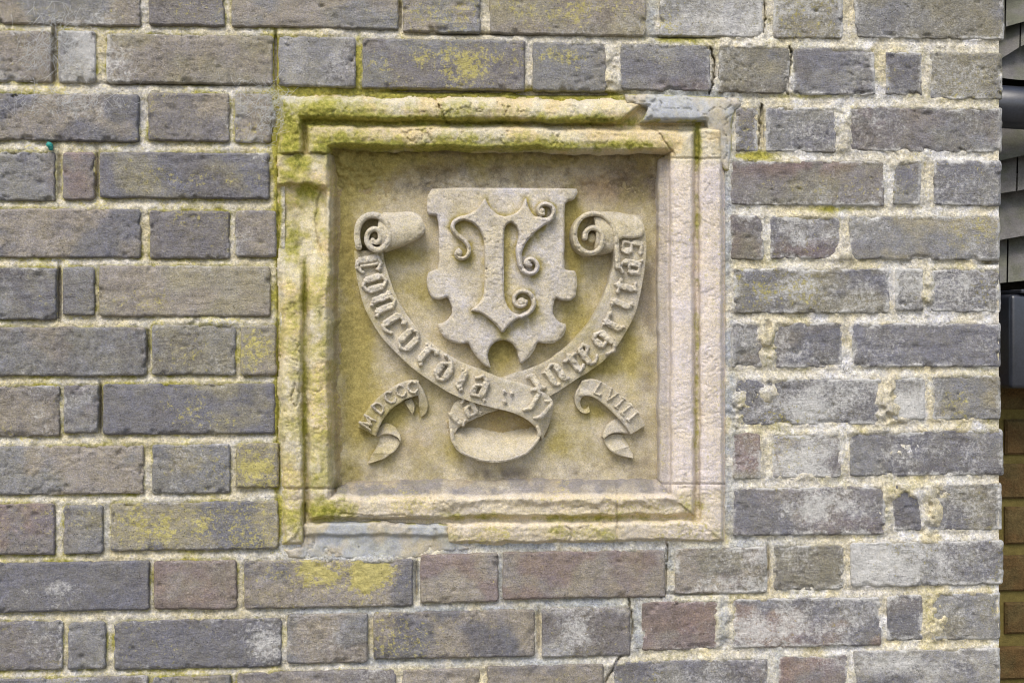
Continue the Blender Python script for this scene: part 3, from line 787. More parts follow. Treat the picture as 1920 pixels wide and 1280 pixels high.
P1 = [(1172, 177), (1200, 176), (1262, 179), (1330, 182), (1384, 185), (1390, 196), (1376, 206), (1372, 230), (1373, 262), (1370, 300), (1368, 322), (1358, 318), (1350, 306), (1341, 290), (1333, 270), (1326, 252), (1328, 236), (1326, 226), (1300, 225), (1204, 226), (1212, 214), (1219, 200), (1208, 197), (1176, 192)]
def h1(X, Y, s):
    return cem_h(.0015, .003)(X, Y, s) + .008 * blobs([(1262, 218, 90, 22, 1)], X, Y)
relief('cement_patch', wsdf(P1, 4), (1160, 1400, 165, 345), 2.2, h1, -.03, M_CEMENT, wall, cem_col)
P2 = [(566, 984), (600, 980), (720, 978), (800, 982), (840, 982), (846, 1002), (860, 1014), (880, 1022), (890, 1032), (820, 1036), (780, 1050), (700, 1048), (600, 1052), (540, 1046), (530, 1028), (562, 1022), (570, 1004)]
def h2(X, Y, s):
    step = 1 - ss(Y + (fbm(X, Y, 30, 780, 3) - .5) * 8, 1000, 1007)
    return cem_h(-.001)(X, Y, s) + step * .006
relief('cement_patch', wsdf(P2, 7), (520, 900, 968, 1062), 2.2, h2, -.03, M_CEMENT, wall, cem_col)

# ------------------------------------------------------------------ carved plaque
PAN = -.050
LIFT = .008
plaque = thing('carved_plaque', 'carved limestone plaque with shield, motto ribbon and two date scrolls inside the surround', 'plaque', Vector(W(935, 900, PAN)))
Y_STAIN = [(655,320,60,70,.8),(720,305,70,24,.5),(690,380,30,40,.4),(650,420,24,80,.5),(660,330,50,60,.75),(650,480,26,120,.7),(665,640,36,90,.95),(670,780,36,70,.8),(655,880,30,40,.5),(700,560,26,60,.3),(760,480,50,16,.6),(1072,400,14,45,.9),(1075,480,14,50,.7),(855,430,14,16,.8),(953,480,10,70,.7),
           (945,655,26,28,.85),(735,775,26,26,.6),(1005,600,24,20,.55),(975,610,20,14,.5),(1010,440,16,24,.45),(880,480,10,30,.4),(710,850,30,26,.55),(1040,830,26,26,.4),(1180,650,18,60,.5),(1130,690,40,20,.6),(900,420,16,20,.3),(780,300,110,14,.4),(1000,300,120,14,.4),
           (1085,600,50,40,.35),(790,560,50,40,.3),(1120,770,26,14,.5),(790,770,20,20,.45),(850,840,20,30,.3)]
def pan_col(base, sc=1.0, moss=1.0):
    def fn(X, Y, s):
        c = np.tile(lin(base) * .98, (len(X), 1))
        c = mixc(c, lin((190, 180, 156)) * .96, ss(fbm(X, Y, 60, 800, 4), .42, .62) * .6)
        c = c * (.9 + .2 * fbm(X, Y, 10, 803, 3))[:, None]
        k = np.zeros((len(X), 4))
        k[:, 0] = moss * (1.35 * blobs(Y_STAIN, X, Y) + .2 + .35 * ss(fbm(X, Y, 60, 805, 3), .42, .7))
        k[:, 1] = .15 + .15 * ss(fbm(X, Y, 40, 806, 3), .5, .7)
        k[:, 2] = .14 + .2 * ss(fbm(X, Y, 40, 807, 3), .55, .7)
        k[:, 3] = .08
        return c, k
    return fn
pxs = np.arange(606, 1262, 2.4); pys = np.arange(272, 922, 2.4)
X, Y = np.meshgrid(pxs, pys); X = X.ravel(); Y = Y.ravel()
up = 1 - ss(Y, 340, 400)
rough = up * .7 + .3 * (1 - ss(X, 640, 690)) + .25 * ss(Y, 860, 890)
h = PAN + (fbm(X, Y, 120, 810, 3) - .5) * .006 + rough * ((fbm(X, Y, 26, 812, 5, .6) - .5) * .015 + (fbm(X, Y, 8, 815, 3) - .5) * .006) + (fbm(X, Y, 12, 816, 3) - .5) * .0012
h = h + (1 - ss(Y, 290, 345 + 20 * fbm(X, Y, 60, 818, 2))) * .012 + (1 - ss(X, 625, 665)) * .008
c, k = pan_col((194, 184, 160))(X, Y, None)
h -= blobs([(930, 800, 62, 22, .02)], X, Y)
pits = ss(fbm(X, Y, 14, 820, 3), .58, .68) * up
h -= pits * .003
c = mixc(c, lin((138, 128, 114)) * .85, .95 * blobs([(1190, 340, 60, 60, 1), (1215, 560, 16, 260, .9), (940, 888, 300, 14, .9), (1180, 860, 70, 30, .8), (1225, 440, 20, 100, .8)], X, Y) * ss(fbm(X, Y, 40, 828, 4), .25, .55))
c = mixc(c, lin((140, 124, 90)) * .85, np.clip((1 - ss(Y, 300, 350)) * .7 + .35 * up * ss(fbm(X, Y, 50, 822, 3), .45, .6), 0, .85))
c = mixc(c, lin((172, 148, 116)) * .85, blobs([(1130, 350, 70, 26, .7), (770, 830, 40, 30, .4)], X, Y))
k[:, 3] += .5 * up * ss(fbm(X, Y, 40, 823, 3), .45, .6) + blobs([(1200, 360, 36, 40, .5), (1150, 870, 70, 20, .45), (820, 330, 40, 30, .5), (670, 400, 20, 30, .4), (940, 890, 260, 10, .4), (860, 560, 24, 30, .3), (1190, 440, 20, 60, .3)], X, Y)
V = W(X, Y, h + LIFT); F = grid_faces(len(pys), len(pxs))
V, F, c, k = skirt(V, F, .085, c, k)
mesh('back_panel', V, F, M_PANEL, plaque, c, k)

SHIELD = [(811,352),(1081,353),(1083,361),(1077,374),(1065,377),(1058.6,384),(1058,500),(1060,506),(1077,507),(1081.5,516),(1082,540),(1079,556),(1069,564),(1053,563),(1043.5,558),(1039,564),(1036,578),(1038,591),(1047,603),(1061,607),(1062,614),(1058,626),(1049,637),(1037,644),(1021,644),(1008,641),(1002,656),(992,670),(977,683),
          (972,668),(970,656),(961,643),(945,637),(930,640),(919,651),(914,668),(921,690),(912,687),(900,677),(886,658),(878,642),(864,645),(848,641),(832,631),(823,617),(820,607),(830,605),(840,599),(848,588),(848,575),(840,556),(824,562),(811,559),(803,546),(800,524),(803,510),(824,503),(822,404),(801,401),(801,368)]
SHIELD = np.array(SHIELD, float)
# light corner softening, weathered arris
def soften(P, k=.12):
    q = np.roll(P, -1, 0)
    return np.stack([P * (1 - k) + q * k, P * k + q * (1 - k)], 1).reshape(-1, 2)
SH = soften(SHIELD, .15)
SHH = -.027
STEM = [(909.5,370),(914,382),(920,391),(933,402.5),(947,406),(965,401),(978,389),(986,369),(990,386),(997,400),(1008,410),(1021,414),(1033,407),(1040,409),(1033,416),(1021,422),(1002,437),(986,455),(978,474),(976,490),(969,486),(967,468),(971,450),(973,438),(968,424),(958,416),(949,422),(945,433),(945,558),(952,575),(962,586),(976,590),(988,586),(984,592),(968,599),(954,609.5),(943,625),(933,612),(920,599),(901,586),(881,582),(896,571),(907,554),(909,532),(909,469),(907,447),(899,429),(886,417),(870,412),(859,407),(880,401),(896,391)]
STEM = soften(np.array(STEM, float), .15)
CURLS = [([(880,407),(862,409),(850,417),(848,429),(859,442),(872,451),(880,463),(879,477),(870,485),(858,483),(854,474),(860,468)],4.4,3.2),
         ([(1008,410),(1026,413),(1037,405),(1039,394),(1034,385),(1023,381),(1013,384),(1008,393),(1012,401),(1019,401)],4.2,3.4),
         ([(975,469),(973,490),(979,506),(992,514.5),(1005,510),(1009,497),(1002,487),(992,484),(985,490),(988,498),(995,497)],4.6,3.2),
         ([(977,593),(994,585),(1003,570),(998,554),(986,545),(973,546),(964,555),(964,567),(972,575),(984,573),(987,565)],4.6,3.4)]
CURLS = [(chaikin(p, 2, False), a, b) for p, a, b in CURLS]
DOTS = [(861,473,6),(1016,395,5.5),(990,493,6),(978,565,7.5)]
def mono(x, y):
    d = poly_sdf(STEM, x, y)
    for p, a, b in CURLS: d = np.maximum(d, stroke_sdf(p, a, b, x, y))
    for (a, b, r) in DOTS: d = np.maximum(d, r - np.hypot(x - a, y - b))
    return d
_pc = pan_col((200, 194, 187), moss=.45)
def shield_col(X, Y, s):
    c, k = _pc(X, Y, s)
    near = np.exp(-np.maximum(-mono(X - 2, Y - 2), 0) / 9.0)             # algae tint at the carved letter's foot, doubling as painted shade on its lower right
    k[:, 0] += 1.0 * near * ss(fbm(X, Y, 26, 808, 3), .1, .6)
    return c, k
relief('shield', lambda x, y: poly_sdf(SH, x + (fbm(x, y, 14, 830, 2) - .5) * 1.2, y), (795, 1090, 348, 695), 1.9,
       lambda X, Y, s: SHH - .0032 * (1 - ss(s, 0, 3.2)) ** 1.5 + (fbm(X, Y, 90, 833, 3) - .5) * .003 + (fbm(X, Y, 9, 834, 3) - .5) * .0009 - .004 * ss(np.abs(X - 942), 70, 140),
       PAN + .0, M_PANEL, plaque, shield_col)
shield = [o for o in plaque.children if o.name.startswith('shield')][0]

relief('monogram', mono, (842, 1046, 365, 630), 1.5,
       lambda X, Y, s: SHH + .0125 - .0045 * (1 - ss(s, 0, 2.6)) ** 1.3 + (fbm(X, Y, 10, 840, 3) - .5) * .001 + (fbm(X, Y, 60, 841, 2) - .5) * .002,
       SHH - .004, M_PANEL, shield, pan_col((198, 191, 181), moss=.3))

# --- ribbons
def resample(P, n):
    P = np.asarray(P, float)
    L = np.concatenate([[0], np.cumsum(np.hypot(*np.diff(P, axis=0).T))])
    t = np.linspace(0, L[-1], n)
    return np.stack([np.interp(t, L, P[:, 0]), np.interp(t, L, P[:, 1])], 1)
def band(name, outer, inner, hfun, parent, base=(192, 184, 166), back=PAN - .004, n=90, m=15, moss=.7, colf=None):
    o = resample(chaikin(outer, 2, False), n); i = resample(chaikin(inner, 2, False), n)
    v = np.array([0, .03, .08] + list(np.linspace(.16, .84, m - 6)) + [.92, .97, 1.0])
    s = np.linspace(0, 1, n)
    P = o[:, None, :] * (1 - v)[None, :, None] + i[:, None, :] * v[None, :, None]
    SS, VV = np.meshgrid(s, v, indexing='ij')
    X, Y = P[..., 0].ravel(), P[..., 1].ravel()
    j = (fbm(X, Y, 12, 850, 2) - .5) * 1.6
    X = X + j; Y = Y + j
    h = hfun(SS.ravel(), VV.ravel()) + (fbm(X, Y, 12, 852, 3) - .5) * .0014 - .0018 * (1 - ss(np.minimum(VV, 1 - VV).ravel(), 0, .07))
    h = h + LIFT - .0009 * ss(fbm(X, Y, 6, 923, 3), .62, .74); back = back + LIFT
    V = W(X, Y, h)
    F = grid_faces(n, len(v))
    # orientation: face the viewer
    a, b, c_, _ = V[F[0]]
    if np.cross(b - a, c_ - a)[1] > 0: F = F[:, ::-1].copy()
    c, k = (colf or pan_col(base, moss=moss))(X, Y, None)
    V, F, c, k = skirt(V, F, -back, c, k)
    return mesh(name, V, F, M_PANEL, parent, c, k)
ipo = lambda s, xs, ys: np.interp(s, xs, np.array(ys) * .001)

A_out = [(664,470),(665,490),(670,527),(681,572),(698,606),(718,636),(741,659),(771,689),(813,718),(851,741),(886,754),(933,766),(960,772),(986,784),(1004,799),(1013,813),(1016,826)]
A_in = [(718,470),(720,490),(729,516),(740,551),(758,584),(788,623),(814,647),(844,667),(874,682),(909,695),(935,707),(967,715),(997,724),(1025,738),(1037,750),(1038,768),(1030,796)]
def hA(s, v):
    return ipo(s, [0, .1, .5, .75, .86, .93, 1], [-36, -33, -31, -25, -23, -27, -42]) + .003 * (2 * np.abs(v - .5)) ** 2
B_out = [(1201,405),(1209,425),(1212,455),(1211,490),(1206,522),(1196,575),(1183,605),(1166,634),(1149,661),(1119,687),(1084,709),(1032,742),(990,765)]
B_in = [(1150,398),(1156,430),(1156,455),(1151,493),(1140,533),(1124,575),(1103,608),(1079,634),(1053,657),(1021,680),(978,695),(943,706),(920,716)]
def hB(s, v):
    return ipo(s, [0, .08, .3, .7, .88, 1], [-30, -28, -32, -34, -36, -40]) + .003 * (2 * np.abs(v - .5)) ** 2
B2_out = [(846,822),(842,806),(841,786),(846,764),(858,748),(885,742)]
B2_in = [(852,818),(856,806),(868,796),(890,785),(915,774),(940,766)]
def hB2(s, v): return ipo(s, [0, .4, 1], [-40, -36, -37]) + 0 * v

motto = link(bpy.data.objects.new('motto_ribbon', None)); motto.parent = plaque
motto.location = Vector(W(940, 640, PAN)) - world_loc(plaque); motto.empty_display_size = .02
band('ribbon_band', B_out, B_in, hB, motto, back=PAN - .004)
band('ribbon_band', B2_out, B2_in, hB2, motto, n=40, m=12)
band('ribbon_band', A_out, A_in, hA, motto, n=120)
# loop: the hollow inner face of the ribbon where it turns
lo_t = [(848,812),(858,801),(874,793),(895,790),(925,798),(955,800),(985,794),(1000,796),(1013,812)]
lo_b = [(848,816),(850,832),(863,846),(885,857),(920,865),(950,862),(983,852),(1004,832),(1016,812)]
band('ribbon_loop', lo_t, lo_b, lambda s, v: -.060 + .036 * v ** .9 + .008 * ss(np.abs(s - .5), .3, .5) * (1 - v), motto, n=70, m=22, moss=.35, colf=pan_col((190, 180, 156), moss=.35))
RIM = chaikin([(847,806),(848,826),(862,845),(885,857),(920,865),(950,862),(983,852),(1004,832),(1013,812),(1008,800)], 2, False)
relief('loop_rim', lambda x, y: stroke_sdf(RIM, 3.2, 3.0, x, y), (840, 1022, 796, 872), 1.5, lambda X, Y, s: -.0265 + .0022 * ss(s, 0, 2.6) + (fbm(X, Y, 12, 860, 2) - .5) * .001, -.046, M_PANEL, motto, pan_col((194, 186, 168), moss=.3))

# rolled ends
def roll(body, bh, rim, rr, core, parent, hr=-.016):
    P = np.array(chaikin(body, 1))
    y0, y1 = P[:, 1].min(), P[:, 1].max()
    relief('ribbon_roll', lambda x, y: poly_sdf(P, x, y), (P[:, 0].min(), P[:, 0].max(), y0, y1), 1.8, bh, PAN - .003, M_PANEL, parent, pan_col((194, 186, 168), moss=.6))
    R = chaikin(rim, 2, False)
    relief('ribbon_scroll', lambda x, y: stroke_sdf(R, rr[0], rr[1], x + (fbm(x, y, 12, 870, 2) - .5) * 1.5, y), (R[:, 0].min() - 8, R[:, 0].max() + 8, R[:, 1].min() - 8, R[:, 1].max() + 8), 1.5,
           lambda X, Y, s: hr - .002 * (1 - ss(s, 0, 3)) + (fbm(X, Y, 12, 872, 3) - .5) * .0018, PAN - .003, M_PANEL, parent, pan_col((194, 186, 168), moss=.35))
def cyl(cx, cy, ang, rad, top, drop=.02):
    c, s_ = math.cos(ang), math.sin(ang)
    def fn(X, Y, s):
        t = (-(X - cx) * s_ + (Y - cy) * c) / rad
        return top - drop * (1 - np.sqrt(np.clip(1 - t * t, 0, 1))) + (fbm(X, Y, 14, 875, 3) - .5) * .002 - .002 * (1 - ss(s, 0, 3))
    return fn
roll([(712,398),(740,399),(769,396),(786,402),(796,420),(798,434),(780,450),(740,466),(716,474),(706,440)], cyl(750, 432, -.12, 40, -.017),
     [(672,462),(668,440),(672,418),(684,405),(702,401.5),(718,408),(729,424),(731,442),(724,460),(708,470),(694,464),(686,450),(690,434),(703,427),(713,434),(714,448),(706,456),(699,450)], (6.0, 4.2), None, motto)
roll([(1112,398),(1150,396),(1190,404),(1203,414),(1210,436),(1200,446),(1158,446),(1156,470),(1130,478),(1112,478),(1120,440)], cyl(1150, 436, .06, 42, -.018),
     [(1158,500),(1157,470),(1155,440),(1146,416),(1130,402),(1112,399),(1094,404),(1080,420),(1077,440),(1082,460),(1096,473),(1114,475),(1127,464),(1131,446),(1125,430),(1110,425),(1098,434),(1097,446)], (4.2, 4.6), None, motto)
# hollow end caps of the rolls
relief('ribbon_roll', lambda x, y: 30 - np.hypot(x - 701, y - 437), (668, 734, 404, 470), 2.2, lambda X, Y, s: -.040 + .010 * ss(14 - np.hypot(X - 702, Y - 442), 0, 10) + (fbm(X, Y, 9, 880, 3) - .5) * .003, PAN - .003, M_PANEL, motto, pan_col((170, 158, 130)))
relief('ribbon_roll', lambda x, y: 36 - np.hypot(x - 1112, y - 437), (1074, 1150, 398, 476), 2.2, lambda X, Y, s: -.036 + .010 * ss(16 - np.hypot(X - 1110, Y - 447), 0, 10) + .006 * ss(1104 - X, 0, 26) + (fbm(X, Y, 9, 882, 3) - .5) * .003, PAN - .003, M_PANEL, motto, pan_col((172, 160, 130)))

# small date scrolls
dl = link(bpy.data.objects.new('date_scroll', None)); dl.parent = plaque; dl.location = Vector(W(735, 790, PAN)) - world_loc(plaque); dl.empty_display_size = .02
dr = link(bpy.data.objects.new('date_scroll', None)); dr.parent = plaque; dr.location = Vector(W(1145, 785, PAN)) - world_loc(plaque); dr.empty_display_size = .02
hD = lambda s, v: ipo(s, [0, .15, .85, 1], [-36, -33.5, -34, -37]) + .002 * (2 * np.abs(v - .5)) ** 2
band('scroll_band', [(671,800),(687,769),(710,743),(741,722),(771,711),(785,713)], [(705,817),(713,794),(731,769),(752,752),(771,743),(785,741)], hD, dl, n=50, m=12)
band('scroll_end', [(783,713),(797,735),(804,760),(800,776),(790,782)], [(783,741),(785,748),(785,758),(786,770),(788,778)], lambda s, v: ipo(s, [0, .4, 1], [-37, -40, -45]) + 0 * v, dl, n=24, m=9)
band('scroll_flap', [(771,745),(779,760),(774,777)], [(757,753),(765,765),(773,777)], lambda s, v: ipo(s, [0, .5, 1], [-46, -42, -40]) + .003 * v, dl, n=14, m=8)
band('scroll_tail', [(706,806),(720,791),(738,797),(750,811),(752,824)], [(708,820),(722,813),(735,815),(746,820),(751,828)], lambda s, v: ipo(s, [0, .4, 1], [-43, -38, -33]) - .003 * (1 - v), dl, n=26, m=8)
band('scroll_tail', [(709,818),(722,812),(736,814),(750,824),(752,829),(741,846),(717,862),(693,868)], [(709,820),(710,828),(705,840),(700,849),(697,854),(693,860),(691,864),(690,867)], lambda s, v: ipo(s, [0, .3, .6, 1], [-46, -43, -35, -40]) - .004 * v, dl, n=40, m=10)
band('scroll_band', [(1091,714),(1107,709),(1126,713),(1154,731),(1182,757),(1201,780),(1210,797)], [(1084,742),(1108,741),(1126,752),(1147,771),(1163,787),(1174,800),(1182,814)], hD, dr, n=50, m=12)
band('scroll_end', [(1092,713),(1079,736),(1077,752),(1082,767),(1096,777),(1107,773)], [(1108,741),(1094,741),(1087,752),(1090,764),(1098,769),(1104,760)], lambda s, v: ipo(s, [0, .4, 1], [-37, -34, -40]) - .004 * v, dr, n=30, m=9)
band('scroll_tail', [(1163,781),(1140,793),(1131,808),(1130,818)], [(1184,815),(1166,811),(1146,812),(1133,822)], lambda s, v: ipo(s, [0, .5, 1], [-43, -37, -33]) + 0 * v, dr, n=26, m=10)
band('scroll_tail', [(1168,815),(1150,812),(1136,818),(1131,825),(1145,846),(1161,855),(1187,859)], [(1168,816),(1171,822),(1174,827),(1178,834),(1182,842),(1185,847),(1187,851)], lambda s, v: ipo(s, [0, .3, .6, 1], [-46, -43, -35, -40]) - .004 * v, dr, n=40, m=10)

# --- lettering, each letter a carved piece
def st(x, t=.46, b=-.46, w=.145):
    """blackletter stem: pointed at both ends"""
    k = w * 1.1
    return ('p', [(x - w, t - k), (x - w * .2, t), (x + w, t - k * .9), (x + w, b + k), (x + w * .2, b), (x - w, b + k * .9)])
def dm(x, y, r=.13):
    return ('p', [(x - r, y), (x, y + r), (x + r, y), (x, y - r)])
GL = {
 'C': [st(-.16), st(.06, .4, -.36, .06), dm(.26, .34), [(-.16,.4),(.06,.46),(.26,.34)], [(-.16,-.4),(.08,-.46),(.3,-.28)], dm(-.36, .38, .1)],
 'c': [st(-.16), dm(.2, .36, .15), [(-.16,.38),(.2,.4)], [(-.16,-.4),(.04,-.44),(.26,-.28)]],
 'o': [st(-.21, .42, -.42), st(.21, .42, -.42), [(-.21,.36),(0,.47),(.21,.34)], [(-.21,-.34),(0,-.47),(.21,-.36)]],
 'n': [st(-.22), st(.2), [(-.22,.32),(.04,.47),(.2,.36)], dm(-.34,.34,.1), dm(-.1,-.4,.11), dm(.34,-.38,.11)],
 'r': [st(-.14), dm(.2, .34, .15), [(-.1,.3),(.2,.4)], dm(.02,-.42,.12), dm(-.3,.34,.1)],
 'd': [st(-.21, .22, -.44), st(.2, .26, -.44), [(-.21,.14),(.02,.26),(.2,.16)], [(-.21,-.36),(0,-.48),(.2,-.38)], [(.2,.2),(.04,.4),(-.26,.5)], dm(-.26,.48,.12)],
 'i': [st(0), dm(-.15, .36, .12), dm(.16, -.38, .12)],
 'a': [st(.18, .42, -.46), st(-.2, .06, -.46, .115), [(-.2,.02),(.18,.12)], [(-.2,-.38),(.18,-.34)], [(.18,.34),(-.04,.48),(-.26,.3)], dm(.34,-.4,.1)],
 't': [st(0, .56, -.42), [(-.28,.3),(.26,.32)], [(0,-.4),(.26,-.3)], dm(-.26,.3,.11), dm(.26,-.3,.11)],
 'e': [st(-.18), [(-.18,.4),(.1,.47),(.22,.24),(-.14,.02)], dm(.18,.28,.13), [(-.18,-.4),(.04,-.45),(.26,-.28)]],
 'g': [st(-.21, .44, -.16), st(.2, .46, -.42), [(-.21,.38),(0,.48),(.2,.36)], [(-.21,-.1),(.2,-.06)], [(.2,-.38),(-.04,-.54),(-.3,-.42)], dm(-.28,-.42,.1)],
 's': [st(-.18, .46, -.02), st(.18, .1, -.46), dm(.22,.34,.14), [(-.18,.4),(.22,.4)], [(-.18,.04),(.18,.04)], [(.18,-.4),(-.24,-.36)], dm(-.24,-.34,.13), [(.22,.34),(.16,.04)]],
 'l': [st(-.06, .52, -.42), [(-.06,-.4),(.18,-.32)]],
 'j': [[(-.24,.34),(-.08,.48),(.06,.36),(.02,-.3),(-.14,-.46)], st(.04, .42, -.4, .1)],
 'M': [[(-.36,-.42),(-.3,.42),(0,-.3),(.3,.42),(.36,-.42)]],
 'D': [[(-.24,-.42),(-.24,.42),(.08,.38),(.26,.12),(.26,-.12),(.08,-.38),(-.24,-.42)]],
 'O': [[(.26,.26),(.08,.42),(-.14,.36),(-.28,.1),(-.28,-.1),(-.14,-.36),(.08,-.42),(.26,-.26)]],
 'L': [[(-.2,.42),(-.2,-.42),(.24,-.4)], [(.24,-.4),(.24,-.26)]],
 'V': [[(-.3,.42),(0,-.4),(.3,.42)]],
 'I': [[(0,.42),(0,-.42)], [(-.1,.42),(.1,.42)], [(-.1,-.42),(.1,-.42)]],
 ':': [dm(-.12,.2,.12), dm(.04,-.24,.13), dm(.22,.2,.11)],
}
def letter(ch, x, y, ang, size, h, parent, r=.075, wx=1.0, raise_=.0075):
    """ang: reading direction in degrees, clockwise from +x in the picture"""
    a = math.radians(ang); c, s_ = math.cos(a), math.sin(a)
    ux, uy = c, s_                                     # along
    vx, vy = s_, -c                                    # up
    parts = []
    for pl in GL[ch]:
        isp = pl[0] == 'p'
        if isp: pl = pl[1]
        parts.append((isp, [(x + (p * wx * ux + q_ * vx) * size, y + (p * wx * uy + q_ * vy) * size) for p, q_ in pl]))
    R = r * size
    def sdf(X, Y):
        d = np.full(X.shape, -1e9)
        jx = (fbm(X, Y, 6, 900, 2) - .5) * 2.0; jy = (fbm(X, Y, 6, 903, 2) - .5) * 2.0
        for isp, p in parts: d = np.maximum(d, poly_sdf(p, X + jx, Y + jy) if isp else stroke_sdf(p, R * 1.05, R * .95, X + jx, Y + jy))
        return d
    e = size * .62
    relief('letter', sdf, (x - e, x + e, y - e, y + e), 1.25,
           lambda X, Y, s: h + raise_ * (.85 + .35 * fbm(X, Y, 30, 907, 2)) - .0030 * (1 - ss(s, 0, 2.2)) + (fbm(X, Y, 6, 905, 2) - .5) * .0026, h - .005, M_PANEL, parent, pan_col((200, 192, 174), moss=.25))
for (ch, x, y, ang, sz, h) in [('C',691,494,80,40,-.033),('o',702,531,74,38,-.032),('n',718,569,68,39,-.032),('c',738,606,57,38,-.031),('o',766,637,46,38,-.031),('r',801,667,40,38,-.030),
                               ('d',834,692,34,38,-.029),('i',866,711,28,38,-.027),('a',900,726,22,38,-.025),(':',948,743,16,34,-.024),('j',1000,752,30,40,-.024),('j',1021,771,40,38,-.029)]:
    letter(ch, x, y, ang, sz * 1.24, h, motto)
for (ch, x, y, ang, sz, h) in [('i',1005,716,-32,36,-.035),('n',1042,702,-32,37,-.035),('t',1077,681,-36,36,-.034),('e',1103,664,-40,35,-.034),('g',1133,640,-50,37,-.033),('r',1152,604,-58,36,-.033),
                               ('i',1166,570,-66,36,-.032),('t',1175,539,-72,36,-.032),('a',1183,501,-80,36,-.031),('s',1186,463,-88,36,-.031),('a',881,763,-22,34,-.037),('l',858,785,-48,32,-.038)]:
    letter(ch, x, y, ang, sz * 1.24, h, motto)
for (ch, x, y, ang) in [('M',689,791,-57),('D',710,764,-47),('O',731,745,-37),('O',751,733,-27),('O',773,726,-16)]:
    letter(ch, x, y, ang, 27, -.034, dl, .092, 1.0, .0055)
for (ch, x, y, ang) in [('L',1125,729,30),('V',1146,742,36),('I',1163,755,42),('I',1175,767,45),('I',1187,780,48)]:
    letter(ch, x, y, ang, 27, -.034, dr, .092, 1.0, .0055)

# ------------------------------------------------------------------ beyond the corner: the neighbouring side
YN = .46
def tile_mesh(lowL, lowR, upL, upR, parent, curve=0.0, out=.066, th=.011):
    """one plain tile: lower edge kicks out towards the viewer"""
    n = 9
    t = np.linspace(0, 1, n)
    V = []
    for row, (a, b, oo) in enumerate([(lowL, lowR, out), (lowL, lowR, out - th), (upL, upR, .004), (upL, upR, .004 - th)]):
        for q in t:
            x = a[0] + (b[0] - a[0]) * q; y = a[1] + (b[1] - a[1]) * q
            if row < 2: y = y + curve * (1 - (2 * q - 1) ** 2)
            p = W(x, y, -YN + oo)
            V.append(p)
    idx = lambda r_, i: r_ * n + i
    F = []
    for i in range(n - 1):
        F += [(idx(0, i), idx(0, i + 1), idx(2, i + 1), idx(2, i)), (idx(1, i + 1), idx(1, i), idx(3, i), idx(3, i + 1)),
              (idx(1, i), idx(1, i + 1), idx(0, i + 1), idx(0, i))]
    F += [(idx(1, 0), idx(0, 0), idx(2, 0), idx(3, 0)), (idx(0, n - 1), idx(1, n - 1), idx(3, n - 1), idx(2, n - 1))]
    return mesh('tile', V, F, M_TILE, parent, smooth=False)
tw = thing('tile_hung_wall', 'shaded grey tile hung wall seen past the right corner of the brickwork', 'tiled wall', Vector(W(1990, 540, -YN)))
TW = 168
def course(ylow, yup, tilt, off, curve=0.0, n=4):
    for i in range(-1, n):
        xa = 1836 + off + i * TW; xb = xa + TW - 3
        ya = ylow + (xa - 1880) * tilt; yb_ = ylow + (xb - 1880) * tilt
        ua = yup + (xa - 1880) * tilt; ub = yup + (xb - 1880) * tilt
        tile_mesh((xa, ya), (xb, yb_), (xa + 2, ua), (xb + 2, ub), tw, curve)
for (yl_, yu_, ti, off, cv) in [(-30,-130,-.3,-110,0),(52,-60,-.28,-118,0),(106,22,-.55,-90,4),(138,60,.25,-70,10),(300,200,-.22,-60,0),(362,262,-.16,-96,0),(449,330,-.18,-40,0),(530,415,-.1,-114,0)]:
    course(yl_, yu_, ti, off, cv)
bk = W([1600, 2600], [-400, 545], -YN - .02)
mesh('backing', *box_np(bk[0, 0], bk[1, 0], YN + .02, YN + .1, bk[1, 2], bk[0, 2]), M_DARKWOOD, tw, smooth=False)

nb = thing('brown_brick_wall', 'dim brown brick wall with olive joints below the black box past the right corner', 'brick wall', Vector(W(1990, 1300, -YN)) )
bx0, bx1 = float(W(1590, 640, -YN)[0]), float(W(2600, 640, -YN)[0])
mesh('mortar', *box_np(bx0, bx1, YN + .004, YN + .1, -1.56, float(W(1880, 546, -YN)[2])), M_OLIVE, nb, smooth=False)
rows = [(696,766),(786,850),(870,932),(950,1016),(1042,1104),(1129,1182),(1213,1268),(1290,1352),(1374,1436)]
for ri, (ya, yb_) in enumerate(rows):
    x = 1475 - (ri % 2) * 75
    long_ = ri % 2 == 0
    while x < 2500:
        L = 226 if long_ else 108
        z = W([x, x + L], [ya, yb_], -YN)
        v = []
        for dy, ins in ((0.0, .004), (.004, 0), (.03, 0)):
            v += [(z[0, 0] + ins, YN - .004 + dy, z[1, 2] + ins), (z[1, 0] - ins, YN - .004 + dy, z[1, 2] + ins), (z[1, 0] - ins, YN - .004 + dy, z[0, 2] - ins), (z[0, 0] + ins, YN - .004 + dy, z[0, 2] - ins)]
        fcs = [(0, 1, 2, 3)]
        for lv in (0, 4):
            for i in range(4):
                j = (i + 1) % 4
                fcs.append((lv + 4 + i, lv + 4 + j, lv + j, lv + i))
        mesh('brick', v, fcs, M_BROWN, nb, smooth=False)
        x += L + 14; long_ = not long_

